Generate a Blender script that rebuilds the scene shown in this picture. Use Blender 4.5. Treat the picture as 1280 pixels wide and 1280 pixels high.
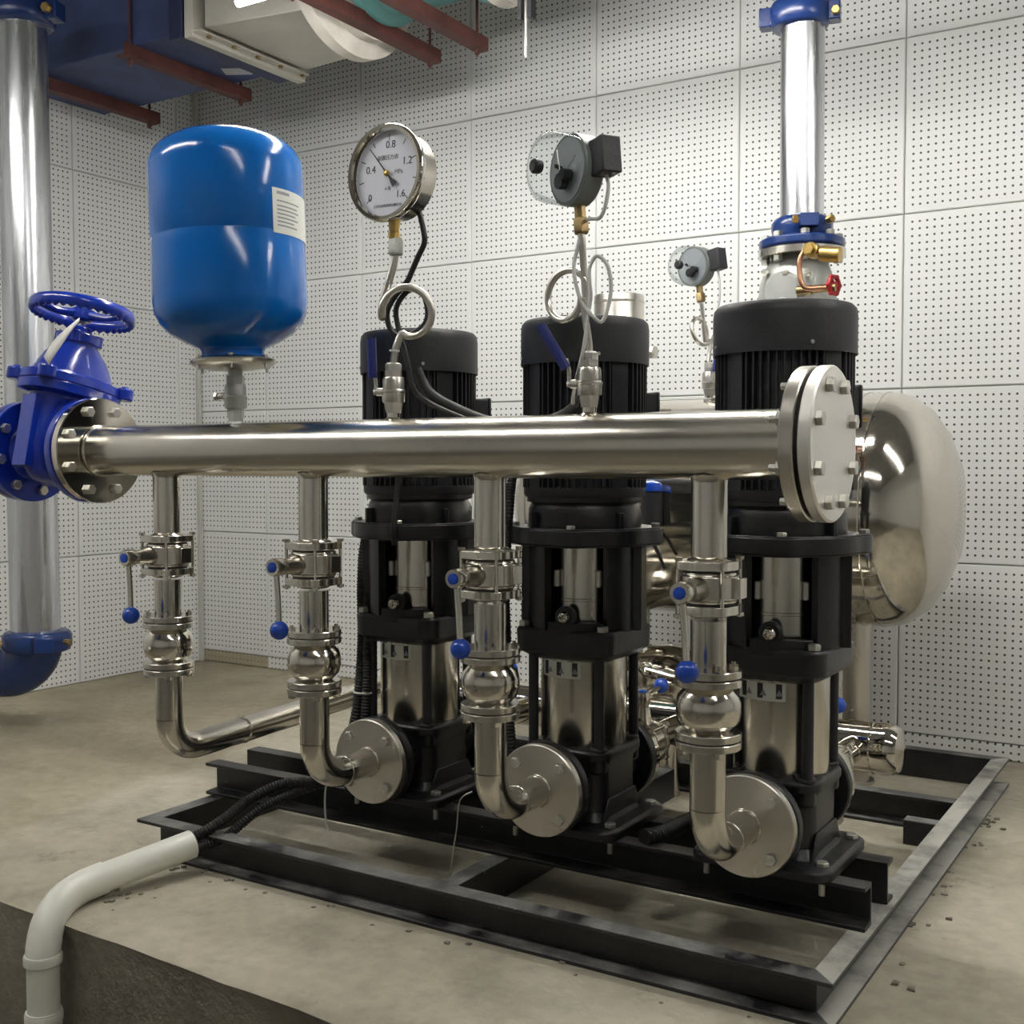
import bpy, bmesh, math, random
from mathutils import Vector, Matrix, Quaternion
random.seed(7)
for o in list(bpy.data.objects): bpy.data.objects.remove(o)
SC = bpy.context.scene
COL = SC.collection
R = math.radians

# ------------------------------------------------------------------ camera
cd = bpy.data.cameras.new('camera'); cam = bpy.data.objects.new('camera', cd); COL.objects.link(cam)
cd.sensor_width = 36.0; cd.lens = 36.0*1454.2/1280.0; cd.clip_start = .02
cam.location = (0, 0, .912); cam.rotation_euler = (R(90-2.3457), 0, R(31.9614))
SC.camera = cam
# ------------------------------------------------------------------ world, exposure
w = bpy.data.worlds.new('world'); SC.world = w; w.use_nodes = True
w.node_tree.nodes['Background'].inputs[0].default_value = (.8, .85, 1, 1)
w.node_tree.nodes['Background'].inputs[1].default_value = .15
SC.view_settings.view_transform = 'Standard'; SC.view_settings.look = 'None'
SC.view_settings.exposure = 0.92; SC.view_settings.gamma = 1.0
SC.view_settings.use_curve_mapping = False
LAMP_STRENGTH = 32.0
LAMPS = [  # x, y, z, length, strength factor, label
    (-1.60, 2.45, 2.272, 1.85, 1.15, 'long batten lamp above the pumps, its left end just showing at the top edge'),
    (.85, 2.45, 2.275, 1.85, .75, 'long batten lamp right of the pumps, outside the picture'),
    (-2.75, .75, 2.40, 1.85, .75, 'long batten lamp in front of the skid on the left, outside the picture'),
    (.0, .75, 2.40, 1.85, .45, 'long batten lamp in front of the skid on the right, outside the picture'),
]

# ------------------------------------------------------------------ materials
def mat(name, col, rough=.5, metal=0., bump=0., bscale=60., nscale=None, var=0., coat=0., spec=None, **kw):
    m = bpy.data.materials.new(name); m.use_nodes = True
    nt = m.node_tree; N = nt.nodes; L = nt.links; b = N['Principled BSDF']
    b.inputs['Base Color'].default_value = (*col, 1); b.inputs['Roughness'].default_value = rough
    b.inputs['Metallic'].default_value = metal
    if coat: b.inputs['Coat Weight'].default_value = coat; b.inputs['Coat Roughness'].default_value = .06
    if spec is not None: b.inputs['Specular IOR Level'].default_value = spec
    tc = N.new('ShaderNodeTexCoord')
    if var:
        n = N.new('ShaderNodeTexNoise'); n.inputs['Scale'].default_value = nscale or 8; n.inputs['Detail'].default_value = 5
        L.new(tc.outputs['Object'], n.inputs['Vector'])
        r = N.new('ShaderNodeValToRGB'); r.color_ramp.elements[0].position = .3; r.color_ramp.elements[1].position = .7
        r.color_ramp.elements[0].color = (*[c*(1-var) for c in col], 1)
        r.color_ramp.elements[1].color = (*[min(1, c*(1+var)) for c in col], 1)
        L.new(n.outputs['Fac'], r.inputs['Fac']); L.new(r.outputs['Color'], b.inputs['Base Color'])
    if bump:
        n = N.new('ShaderNodeTexNoise'); n.inputs['Scale'].default_value = bscale; n.inputs['Detail'].default_value = 4
        L.new(tc.outputs['Object'], n.inputs['Vector'])
        bp = N.new('ShaderNodeBump'); bp.inputs['Strength'].default_value = bump; bp.inputs['Distance'].default_value = .002
        L.new(n.outputs['Fac'], bp.inputs['Height']); L.new(bp.outputs['Normal'], b.inputs['Normal'])
    return m

def steel(name, col, r0, r1, sc, streak=(1, 1, 1), bump=.02):
    """stainless steel whose gloss wanders a little"""
    m = mat(name, col, r0, 1.0); nt = m.node_tree; N = nt.nodes; L = nt.links; b = N['Principled BSDF']
    tc = N.new('ShaderNodeTexCoord'); mp = N.new('ShaderNodeMapping'); mp.inputs['Scale'].default_value = streak
    n = N.new('ShaderNodeTexNoise'); n.inputs['Scale'].default_value = sc; n.inputs['Detail'].default_value = 4
    mr = N.new('ShaderNodeMapRange'); mr.inputs['From Min'].default_value = .3; mr.inputs['From Max'].default_value = .7
    mr.inputs['To Min'].default_value = r0; mr.inputs['To Max'].default_value = r1
    L.new(tc.outputs['Object'], mp.inputs['Vector']); L.new(mp.outputs['Vector'], n.inputs['Vector'])
    L.new(n.outputs['Fac'], mr.inputs['Value']); L.new(mr.outputs['Result'], b.inputs['Roughness'])
    bp = N.new('ShaderNodeBump'); bp.inputs['Strength'].default_value = bump; bp.inputs['Distance'].default_value = .002
    L.new(n.outputs['Fac'], bp.inputs['Height']); L.new(bp.outputs['Normal'], b.inputs['Normal'])
    return m

M = {}
M['steel'] = steel('polished_stainless', (.60, .57, .51), .16, .26, 5)
M['mirror'] = steel('mirror_stainless', (.62, .585, .52), .06, .10, 3, bump=.0)
M['dome'] = steel('spun_mirror_stainless', (.62, .585, .52), .09, .13, 1.5, bump=.0)
M['brushed'] = steel('brushed_stainless', (.60, .57, .52), .26, .36, 9)
M['flange'] = steel('machined_flange_steel', (.78, .76, .72), .42, .5, 14)
M['sheet'] = steel('rolled_sheet_stainless', (.60, .57, .51), .14, .24, 3, (1, 1, .15), .04)
M['sheet_smooth'] = steel('polished_casting', (.60, .57, .51), .10, .16, 6, bump=.01)
M['zinc'] = mat('zinc_bolt', (.55, .54, .50), .35, .9, .1, 80)
M['cast_grey'] = mat('grey_painted_casting', (.38, .39, .37), .42, .35, .5, 26, 9, .2)
M['alu'] = mat('aluminium_seal_tape', (.42, .42, .39), .5, .4, .8, 90)
M['black_cast'] = mat('black_enamelled_iron', (.009, .009, .011), .36, 0, .35, 70)
M['black_plastic'] = mat('black_plastic', (.014, .014, .017), .5, 0, .25, 160)
M['rubber'] = mat('black_rubber', (.012, .012, .012), .55, 0, .2, 120)
M['gasket'] = mat('gasket_rubber', (.015, .01, .008), .7)
M['blue_tank'] = mat('blue_tank_lacquer', (.003, .115, .43), .16, 0, .0, 240, 4, .05, spec=.45)
M['blue_valve'] = mat('blue_epoxy', (.006, .030, .33), .22, 0, .3, 34, 6, .15, coat=.5)
M['navy'] = mat('navy_enamel', (.010, .032, .14), .25, 0, .2, 30, 6, .2)
M['blue_knob'] = mat('blue_plastic', (.005, .055, .42), .25, coat=.3)
M['blue_lever'] = mat('blue_vinyl_lever', (.012, .02, .15), .5)
M['brass'] = mat('brass', (.55, .38, .13), .35, 1, .1, 60, 20, .2)
M['bronze'] = mat('bronze', (.33, .24, .12), .42, 1, .2, 50, 20, .3)
M['copper'] = mat('copper_tube', (.45, .24, .15), .35, 1)
M['red'] = mat('red_enamel', (.35, .012, .015), .4)
M['pvc'] = mat('white_pvc', (.80, .80, .72), .32, 0, .03, 40, 6, .04)
M['wire'] = mat('grey_white_cable', (.55, .55, .53), .45)
M['tie'] = mat('white_nylon', (.7, .7, .68), .4)
M['paper'] = mat('white_paper_tag', (.68, .66, .63), .7, 0, 0, 0, 30, .08)
M['dial'] = mat('gauge_dial', (.68, .70, .78), .5)
M['dial_grey'] = mat('contact_gauge_dial', (.30, .32, .34), .45)
M['ink'] = mat('black_print', (.015, .015, .02), .5)
M['ink_grey'] = mat('grey_print', (.22, .22, .24), .6)
M['gauge_body'] = mat('grey_green_gauge_case', (.17, .19, .18), .4, .2)
M['lamp_body'] = mat('white_lamp_housing', (.75, .75, .72), .4)
M['box_beige'] = mat('beige_fan_casing', (.50, .48, .42), .55, 0, .2, 12, 5, .12)
M['duct'] = mat('blue_duct_insulation', (.035, .055, .15), .6, 0, .4, 10, 7, .25)
M['duct_teal'] = mat('teal_cloth_duct', (.10, .26, .25), .7, 0, .5, 14)
M['flex'] = mat('white_flexible_connector', (.62, .58, .52), .7, 0, .8, 26, 10, .15)
M['iron_red'] = mat('red_oxide_angle_iron', (.095, .026, .020), .65, 0, .3, 40, 14, .3)
M['foil'] = mat('foil_patch', (.5, .52, .55), .4, .6)
M['ceil'] = mat('painted_concrete_ceiling', (.32, .32, .31), .9, 0, .3, 8, 3, .15)
M['trim'] = mat('painted_corner_trim', (.55, .55, .51), .6)
M['label_white'] = mat('white_label', (.60, .61, .56), .5)

def galv():
    m = mat('galvanised_steel', (.62, .64, .67), .26, 1.0); nt = m.node_tree; N = nt.nodes; L = nt.links; b = N['Principled BSDF']
    tc = N.new('ShaderNodeTexCoord'); mp = N.new('ShaderNodeMapping'); mp.inputs['Scale'].default_value = (1, 1, .08)
    n = N.new('ShaderNodeTexNoise'); n.inputs['Scale'].default_value = 24; n.inputs['Detail'].default_value = 6
    L.new(tc.outputs['Object'], mp.inputs['Vector']); L.new(mp.outputs['Vector'], n.inputs['Vector'])
    mr = N.new('ShaderNodeMapRange'); mr.inputs['From Min'].default_value = .3; mr.inputs['From Max'].default_value = .7
    mr.inputs['To Min'].default_value = .20; mr.inputs['To Max'].default_value = .34
    L.new(n.outputs['Fac'], mr.inputs['Value']); L.new(mr.outputs['Result'], b.inputs['Roughness'])
    r = N.new('ShaderNodeValToRGB'); r.color_ramp.elements[0].position = .35; r.color_ramp.elements[1].position = .65
    r.color_ramp.elements[0].color = (.57, .59, .62, 1); r.color_ramp.elements[1].color = (.70, .71, .74, 1)
    L.new(n.outputs['Fac'], r.inputs['Fac']); L.new(r.outputs['Color'], b.inputs['Base Color'])
    bp = N.new('ShaderNodeBump'); bp.inputs['Strength'].default_value = .0; bp.inputs['Distance'].default_value = .002
    L.new(n.outputs['Fac'], bp.inputs['Height']); L.new(bp.outputs['Normal'], b.inputs['Normal'])
    return m
M['galv'] = galv()

def frame_mat(name, base, dust, lo, hi, sc=7):
    """black channel paint with paint splashes; upward faces paled for settled cement dust and painted-in sheen"""
    m = mat(name, base, .42); nt = m.node_tree; N = nt.nodes; L = nt.links; b = N['Principled BSDF']
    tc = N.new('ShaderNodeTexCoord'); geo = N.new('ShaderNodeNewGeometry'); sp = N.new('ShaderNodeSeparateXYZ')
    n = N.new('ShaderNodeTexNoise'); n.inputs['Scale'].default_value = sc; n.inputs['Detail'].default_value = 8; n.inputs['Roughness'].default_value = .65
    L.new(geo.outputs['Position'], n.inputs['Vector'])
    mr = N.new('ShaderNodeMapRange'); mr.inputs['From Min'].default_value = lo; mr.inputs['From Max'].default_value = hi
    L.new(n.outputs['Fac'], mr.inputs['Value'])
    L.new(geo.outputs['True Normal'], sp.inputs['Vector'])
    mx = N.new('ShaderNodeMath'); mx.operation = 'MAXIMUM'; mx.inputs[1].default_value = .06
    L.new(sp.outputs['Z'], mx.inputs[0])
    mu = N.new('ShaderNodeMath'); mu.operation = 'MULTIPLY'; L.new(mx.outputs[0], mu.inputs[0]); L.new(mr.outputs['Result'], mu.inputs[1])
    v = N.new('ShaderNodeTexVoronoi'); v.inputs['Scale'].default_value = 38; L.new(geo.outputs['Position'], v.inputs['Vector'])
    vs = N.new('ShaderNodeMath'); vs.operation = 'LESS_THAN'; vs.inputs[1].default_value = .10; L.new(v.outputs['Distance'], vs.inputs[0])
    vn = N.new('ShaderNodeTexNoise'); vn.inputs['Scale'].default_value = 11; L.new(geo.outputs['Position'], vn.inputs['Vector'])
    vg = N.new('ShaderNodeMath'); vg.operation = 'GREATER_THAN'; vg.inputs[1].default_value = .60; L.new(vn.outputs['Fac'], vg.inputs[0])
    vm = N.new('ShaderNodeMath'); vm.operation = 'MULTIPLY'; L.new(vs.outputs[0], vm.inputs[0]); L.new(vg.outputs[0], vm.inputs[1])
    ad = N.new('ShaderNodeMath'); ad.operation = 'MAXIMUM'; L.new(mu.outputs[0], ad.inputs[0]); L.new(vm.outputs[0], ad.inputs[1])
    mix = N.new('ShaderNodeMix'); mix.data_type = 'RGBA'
    mix.inputs['A'].default_value = (*base, 1); mix.inputs['B'].default_value = (*dust, 1)  # dust colour also carries the painted-in sheen
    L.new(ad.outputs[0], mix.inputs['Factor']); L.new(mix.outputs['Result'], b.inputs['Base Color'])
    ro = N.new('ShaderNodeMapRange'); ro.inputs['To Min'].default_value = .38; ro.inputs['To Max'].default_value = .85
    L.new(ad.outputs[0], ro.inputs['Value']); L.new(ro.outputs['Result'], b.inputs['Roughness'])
    bp = N.new('ShaderNodeBump'); bp.inputs['Strength'].default_value = .25; bp.inputs['Distance'].default_value = .002
    L.new(n.outputs['Fac'], bp.inputs['Height']); L.new(bp.outputs['Normal'], b.inputs['Normal'])
    return m
M['frame'] = frame_mat('black_channel_paint', (.010, .010, .012), (.27, .265, .25), .40, .66)  # pale upward faces: dust plus the front flange's shiny lit strip, painted in
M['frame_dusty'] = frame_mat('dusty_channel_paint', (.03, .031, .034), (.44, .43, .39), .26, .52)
M['frame_rail'] = frame_mat('black_rail_paint', (.009, .009, .010), (.18, .175, .16), .48, .8)

def concrete(name, c0, c1, c2, sc, bump=.6):
    m = mat(name, c0, .85); nt = m.node_tree; N = nt.nodes; L = nt.links; b = N['Principled BSDF']
    geo = N.new('ShaderNodeNewGeometry')
    def noise(s, d=8, r=.6):
        n = N.new('ShaderNodeTexNoise'); n.inputs['Scale'].default_value = s; n.inputs['Detail'].default_value = d; n.inputs['Roughness'].default_value = r
        L.new(geo.outputs['Position'], n.inputs['Vector']); return n
    a = noise(sc); f = noise(sc*14, 6); s = noise(sc*3.1, 10, .7)
    r = N.new('ShaderNodeValToRGB'); e = r.color_ramp.elements
    e[0].position = .28; e[0].color = (*c1, 1); e[1].position = .68; e[1].color = (*c2, 1)
    k = e.new(.47); k.color = (*c0, 1)
    L.new(a.outputs['Fac'], r.inputs['Fac'])
    r2 = N.new('ShaderNodeValToRGB'); e = r2.color_ramp.elements
    e[0].position = .30; e[0].color = (.55, .54, .52, 1); e[1].position = .48; e[1].color = (1, 1, 1, 1)
    L.new(s.outputs['Fac'], r2.inputs['Fac'])
    r3 = N.new('ShaderNodeValToRGB'); e = r3.color_ramp.elements
    e[0].position = .25; e[0].color = (.80, .80, .80, 1); e[1].position = .75; e[1].color = (1.12, 1.12, 1.12, 1)
    L.new(f.outputs['Fac'], r3.inputs['Fac'])
    m1 = N.new('ShaderNodeMix'); m1.data_type = 'RGBA'; m1.blend_type = 'MULTIPLY'; m1.inputs['Factor'].default_value = .55
    L.new(r.outputs['Color'], m1.inputs['A']); L.new(r2.outputs['Color'], m1.inputs['B'])
    m2 = N.new('ShaderNodeMix'); m2.data_type = 'RGBA'; m2.blend_type = 'MULTIPLY'; m2.inputs['Factor'].default_value = .8
    L.new(m1.outputs['Result'], m2.inputs['A']); L.new(r3.outputs['Color'], m2.inputs['B'])
    last = m2
    if name == 'cement_floor':     # older, browner screed left of and behind the newer slab
        sp = N.new('ShaderNodeSeparateXYZ'); L.new(geo.outputs['Position'], sp.inputs['Vector'])
        wn = noise(2.2, 5); ma = N.new('ShaderNodeMath'); ma.operation = 'MULTIPLY_ADD'; ma.inputs[1].default_value = .5; L.new(wn.outputs['Fac'], ma.inputs[0]); L.new(sp.outputs['X'], ma.inputs[2])
        mb = N.new('ShaderNodeMath'); mb.operation = 'MULTIPLY_ADD'; mb.inputs[1].default_value = .18; L.new(sp.outputs['Y'], mb.inputs[0]); L.new(ma.outputs[0], mb.inputs[2])
        mr = N.new('ShaderNodeMapRange'); mr.inputs['From Min'].default_value = -2.02; mr.inputs['From Max'].default_value = -1.94; mr.inputs['To Min'].default_value = 1; mr.inputs['To Max'].default_value = 0
        L.new(mb.outputs[0], mr.inputs['Value'])
        m3 = N.new('ShaderNodeMix'); m3.data_type = 'RGBA'; m3.blend_type = 'MULTIPLY'; m3.inputs['B'].default_value = (.80, .77, .70, 1)
        L.new(mr.outputs['Result'], m3.inputs['Factor']); L.new(m2.outputs['Result'], m3.inputs['A'])
        sn = noise(5.5, 9, .75); sr = N.new('ShaderNodeValToRGB'); e = sr.color_ramp.elements
        e[0].position = .30; e[0].color = (.45, .42, .38, 1); e[1].position = .40; e[1].color = (1, 1, 1, 1)
        L.new(sn.outputs['Fac'], sr.inputs['Fac'])
        m4 = N.new('ShaderNodeMix'); m4.data_type = 'RGBA'; m4.blend_type = 'MULTIPLY'; m4.inputs['Factor'].default_value = .8
        L.new(m3.outputs['Result'], m4.inputs['A']); L.new(sr.outputs['Color'], m4.inputs['B']); last = m4
    L.new(last.outputs['Result'], b.inputs['Base Color'])
    ad = N.new('ShaderNodeMath'); ad.operation = 'ADD'; L.new(s.outputs['Fac'], ad.inputs[0]); L.new(f.outputs['Fac'], ad.inputs[1])
    bp = N.new('ShaderNodeBump'); bp.inputs['Strength'].default_value = bump; bp.inputs['Distance'].default_value = .006
    L.new(ad.outputs[0], bp.inputs['Height']); L.new(bp.outputs['Normal'], b.inputs['Normal'])
    return m
M['floor'] = concrete('cement_floor', (.40, .365, .285), (.27, .245, .19), (.50, .465, .375), 1.6)
M['pit'] = concrete('raw_dark_concrete', (.25, .225, .18), (.14, .125, .10), (.33, .30, .245), 3.0, 1.0)

PITCH = .02254
def perforated(name, col, hole=(.07, .07, .07)):
    """white acoustic board with rows of small drilled holes"""
    m = mat(name, col, .55); nt = m.node_tree; N = nt.nodes; L = nt.links; b = N['Principled BSDF']
    tc = N.new('ShaderNodeTexCoord'); sp = N.new('ShaderNodeSeparateXYZ'); L.new(tc.outputs['Object'], sp.inputs['Vector'])
    def mth(op, a, bb=None):
        n = N.new('ShaderNodeMath'); n.operation = op
        for i, v in enumerate((a, bb)):
            if v is None: continue
            if isinstance(v, (int, float)): n.inputs[i].default_value = v
            else: L.new(v, n.inputs[i])
        return n.outputs[0]
    def cell(s):
        q = mth('DIVIDE', s, PITCH); fr = mth('FRACT', mth('ADD', q, 100.5)); c = mth('SUBTRACT', fr, .5)
        lim = mth('LESS_THAN', mth('ABSOLUTE', q), 11.4)
        return c, lim
    cx, lx = cell(sp.outputs['X']); cz, lz = cell(sp.outputs['Z'])
    d = mth('SQRT', mth('ADD', mth('MULTIPLY', cx, cx), mth('MULTIPLY', cz, cz)))
    dot = mth('MULTIPLY', mth('LESS_THAN', d, .165), mth('MULTIPLY', lx, lz))
    oi = N.new('ShaderNodeObjectInfo')
    mr = N.new('ShaderNodeMapRange'); mr.inputs['To Min'].default_value = .94; mr.inputs['To Max'].default_value = 1.0
    L.new(oi.outputs['Random'], mr.inputs['Value'])
    tint = N.new('ShaderNodeMix'); tint.data_type = 'RGBA'; tint.blend_type = 'MULTIPLY'; tint.inputs['Factor'].default_value = 1
    tint.inputs['A'].default_value = (*col, 1); L.new(mr.outputs['Result'], tint.inputs['B'])
    mix = N.new('ShaderNodeMix'); mix.data_type = 'RGBA'; mix.inputs['B'].default_value = (*hole, 1)
    L.new(dot, mix.inputs['Factor']); L.new(tint.outputs['Result'], mix.inputs['A']); L.new(mix.outputs['Result'], b.inputs['Base Color'])
    return m
M['panel'] = perforated('perforated_white_board', (.83, .835, .825))
M['panel_dirty'] = perforated('perforated_board_stained', (.42, .37, .27), (.2, .17, .12))
M['seam'] = mat('wall_substrate', (.38, .38, .36), .8)

def clear(name):
    m = bpy.data.materials.new(name); m.use_nodes = True; nt = m.node_tree; N = nt.nodes; L = nt.links
    N.remove(N['Principled BSDF']); out = N['Material Output']
    tr = N.new('ShaderNodeBsdfTransparent'); tr.inputs['Color'].default_value = (.88, .90, .90, 1)
    gl = N.new('ShaderNodeBsdfGlossy'); gl.inputs['Roughness'].default_value = .05
    lw = N.new('ShaderNodeLayerWeight'); lw.inputs['Blend'].default_value = .15
    mx = N.new('ShaderNodeMixShader'); ml = N.new('ShaderNodeMath'); ml.operation = 'MULTIPLY'; ml.inputs[1].default_value = .45
    L.new(lw.outputs['Fresnel'], ml.inputs[0]); L.new(ml.outputs[0], mx.inputs['Fac'])
    L.new(tr.outputs['BSDF'], mx.inputs[1]); L.new(gl.outputs['BSDF'], mx.inputs[2]); L.new(mx.outputs['Shader'], out.inputs['Surface'])
    return m
M['clear'] = clear('clear_plastic_cover')
def emit(name, c, s):
    m = bpy.data.materials.new(name); m.use_nodes = True; b = m.node_tree.nodes['Principled BSDF']
    b.inputs['Emission Color'].default_value = (*c, 1); b.inputs['Emission Strength'].default_value = s
    return m

# ------------------------------------------------------------------ mesh builder
def frame_of(ax):
    if isinstance(ax, str): ax = {'X': (1, 0, 0), 'Y': (0, 1, 0), 'Z': (0, 0, 1), '-X': (-1, 0, 0), '-Y': (0, -1, 0), '-Z': (0, 0, -1)}[ax]
    z = Vector(ax).normalized()
    if abs(z.z) > .999: x = Vector((1, 0, 0))
    else: x = Vector((0, 0, 1)).cross(z).normalized()
    y = z.cross(x)
    return Matrix((x, y, z)).transposed()

class MB:
    def __init__(s): s.v = []; s.f = []
    def add(s, vs, fs):
        k = len(s.v); s.v += [tuple(v) for v in vs]; s.f += [tuple(k+i for i in f) for f in fs]; return s
    def lathe(s, prof, o=(0, 0, 0), ax='Z', n=32, cap=True, a0=0., a1=None, rot=0.):
        F = frame_of(ax); o = Vector(o); full = a1 is None
        m = n if full else n+1; vs = []; fs = []
        for (r, h) in prof:
            for i in range(m):
                a = rot + (2*math.pi*i/n if full else a0+(a1-a0)*i/n)
                vs.append(o+F@Vector((r*math.cos(a), r*math.sin(a), h)))
        for j in range(len(prof)-1):
            for i in range(n):
                k = (i+1) % m
                fs.append((j*m+i, j*m+k, (j+1)*m+k, (j+1)*m+i))
        if cap and full:
            if prof[0][0] > 1e-5: fs.append(tuple(range(m))[::-1])
            if prof[-1][0] > 1e-5: fs.append(tuple((len(prof)-1)*m+i for i in range(m)))
        return s.add(vs, fs)
    def cyl(s, o, r, h, ax='Z', n=24, c=0., rot=0.):
        p = [(r, 0), (r, h)] if not c else [(r-c, 0), (r, c), (r, h-c), (r-c, h)]
        return s.lathe(p, o, ax, n, rot=rot)
    def shell(s, o, r0, r1, h, a0, a1, ax='Z', n=16):
        """curved wall segment between two radii and two angles"""
        F = frame_of(ax); o = Vector(o); vs = []; fs = []
        for i in range(n+1):
            a = a0+(a1-a0)*i/n; c, q = math.cos(a), math.sin(a)
            for r, z in ((r0, 0), (r1, 0), (r1, h), (r0, h)): vs.append(o+F@Vector((r*c, r*q, z)))
        for i in range(n):
            for k in range(4):
                l = (k+1) % 4; fs.append((4*i+k, 4*i+l, 4*i+4+l, 4*i+4+k))
        fs += [(0, 3, 2, 1), (4*n, 4*n+1, 4*n+2, 4*n+3)]
        return s.add(vs, fs)
    def box(s, c, d, rotz=0., mat3=None):
        vs = []; Q = mat3 or Matrix.Rotation(rotz, 3, 'Z'); c = Vector(c)
        for x in (-.5, .5):
            for y in (-.5, .5):
                for z in (-.5, .5): vs.append(c+Q@Vector((x*d[0], y*d[1], z*d[2])))
        return s.add(vs, [(0, 1, 3, 2), (4, 6, 7, 5), (0, 4, 5, 1), (2, 3, 7, 6), (0, 2, 6, 4), (1, 5, 7, 3)])
    def prism(s, poly, h, o=(0, 0, 0), ax='Z'):
        F = frame_of(ax); o = Vector(o); n = len(poly)
        vs = [o+F@Vector((p[0], p[1], 0)) for p in poly]+[o+F@Vector((p[0], p[1], h)) for p in poly]
        fs = [tuple(range(n))[::-1], tuple(range(n, 2*n))]+[(i, (i+1) % n, n+(i+1) % n, n+i) for i in range(n)]
        return s.add(vs, fs)
    def tube(s, pts, r, n=12, sub=6, closed=False, rings=None):
        P = [Vector(p) for p in pts]
        if sub > 1 and len(P) > 2:
            Q = []
            for i in range(len(P)-1):
                p0 = P[max(i-1, 0)]; p1 = P[i]; p2 = P[i+1]; p3 = P[min(i+2, len(P)-1)]
                for k in range(sub):
                    t = k/sub
                    Q.append(.5*((2*p1)+(p2-p0)*t+(2*p0-5*p1+4*p2-p3)*t*t+(3*p1-p0-3*p2+p3)*t**3))
            Q.append(P[-1]); P = Q
        T = [(P[min(i+1, len(P)-1)]-P[max(i-1, 0)]).normalized() for i in range(len(P))]
        u = T[0].orthogonal().normalized(); vs = []; fs = []
        for i, p in enumerate(P):
            if i:
                u = (T[i-1].rotation_difference(T[i]))@u
                u = (u-T[i]*u.dot(T[i])).normalized()
            v = T[i].cross(u)
            rr = r(i/(len(P)-1)) if callable(r) else r
            for k in range(n):
                a = 2*math.pi*k/n; vs.append(p+u*rr*math.cos(a)+v*rr*math.sin(a))
        for i in range(len(P)-1):
            for k in range(n):
                l = (k+1) % n; fs.append((i*n+k, i*n+l, (i+1)*n+l, (i+1)*n+k))
        fs.append(tuple(range(n))[::-1]); fs.append(tuple((len(P)-1)*n+k for k in range(n)))
        return s.add(vs, fs)
    def elbow(s, c, R0, r, d0, d1, n=24, seg=14):
        """pipe bend: c = corner of the two pipe axes, runs from c-d0*R0 to c+d1*R0"""
        c = Vector(c); d0 = Vector(d0).normalized(); d1 = Vector(d1).normalized()
        ctr = c-d0*R0+d1*R0; pts = []
        for i in range(seg+1):
            a = math.pi/2*i/seg
            pts.append(ctr-d1*R0*math.cos(a)+d0*R0*math.sin(a))
        return s.tube(pts, r, n, 1)
    def torus(s, o, R0, r, ax='Z', n=40, m=12):
        F = frame_of(ax); o = Vector(o); vs = []; fs = []
        for i in range(n):
            a = 2*math.pi*i/n
            for k in range(m):
                b = 2*math.pi*k/m; q = R0+r*math.cos(b)
                vs.append(o+F@Vector((q*math.cos(a), q*math.sin(a), r*math.sin(b))))
        for i in range(n):
            for k in range(m):
                fs.append((i*m+k, ((i+1) % n)*m+k, ((i+1) % n)*m+(k+1) % m, i*m+(k+1) % m))
        return s.add(vs, fs)
    def sphere(s, o, r, n=24, m=14, sz=1.):
        pr = [(max(r*math.sin(math.pi*i/m), 0 if i in (0, m) else 1e-4), -r*sz*math.cos(math.pi*i/m)) for i in range(m+1)]
        pr[0] = (1e-5, -r*sz); pr[-1] = (1e-5, r*sz)
        return s.lathe(pr, o, 'Z', n, cap=False)
    def mesh(s, name, m, ang=35):
        me = bpy.data.meshes.new(name); me.from_pydata(s.v, [], s.f)
        bm = bmesh.new(); bm.from_mesh(me); bmesh.ops.recalc_face_normals(bm, faces=bm.faces); bm.to_mesh(me); bm.free()
        for p in me.polygons: p.use_smooth = True
        me.set_sharp_from_angle(angle=R(ang))
        me.materials.append(m if not isinstance(m, str) else M[m]); return me
    def build(s, name, m, parent=None, bevel=0., ang=35, loc=None):
        o = bpy.data.objects.new(name, s.mesh(name, m, ang)); COL.objects.link(o)
        if parent: o.parent = parent
        if loc: o.location = loc
        if bevel:
            b = o.modifiers.new('bevel', 'BEVEL'); b.width = bevel; b.segments = 2; b.limit_method = 'ANGLE'; b.angle_limit = R(40)
        return o

def tag(o, label, cat, group=None, kind=None):
    if label: o['label'] = label
    if cat: o['category'] = cat
    if group: o['group'] = group
    if kind: o['kind'] = kind
    return o
def thing(name, label, cat, loc=(0, 0, 0), rot=(0, 0, 0), group=None):
    o = bpy.data.objects.new(name, None); COL.objects.link(o); o.location = loc; o.rotation_euler = rot
    o.empty_display_size = .05
    return tag(o, label, cat, group)
def copy_tree(o, parent=None, kids=None):
    c = o.copy(); COL.objects.link(c); c.parent = parent
    for ch in list(o.children): copy_tree(ch, c)
    return c
def dup(root, loc, label, rot=None):
    c = copy_tree(root); c.location = loc
    if rot is not None: c.rotation_euler = rot
    c['label'] = label; return c

BOLT = {}
def bolt(parent, loc, ax, r=.010, head=.009, shank=.0, shr=.005, m='zinc', name='bolt', rot=0.):
    """hexagon head (plus an optional threaded end on the other side), shared mesh"""
    key = (r, head, shank, shr, m)
    if key not in BOLT:
        b = MB(); b.lathe([(r*.9, 0), (r, .0008), (r, head-.0015), (r*.85, head)], n=6)
        if shank: b.cyl((0, 0, -shank), shr, shank+.001, n=8)
        BOLT[key] = b.mesh('bolt', m, 25)
    o = bpy.data.objects.new(name, BOLT[key]); COL.objects.link(o); o.parent = parent
    o.location = loc; q = frame_of(ax).to_4x4()@Matrix.Rotation(rot, 4, 'Z'); o.rotation_euler = q.to_euler(); return o
def ring_pts(o, r, n, ax, a0=0.):
    F = frame_of(ax); o = Vector(o)
    return [o+F@Vector((r*math.cos(a0+2*math.pi*i/n), r*math.sin(a0+2*math.pi*i/n), 0)) for i in range(n)]

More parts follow.
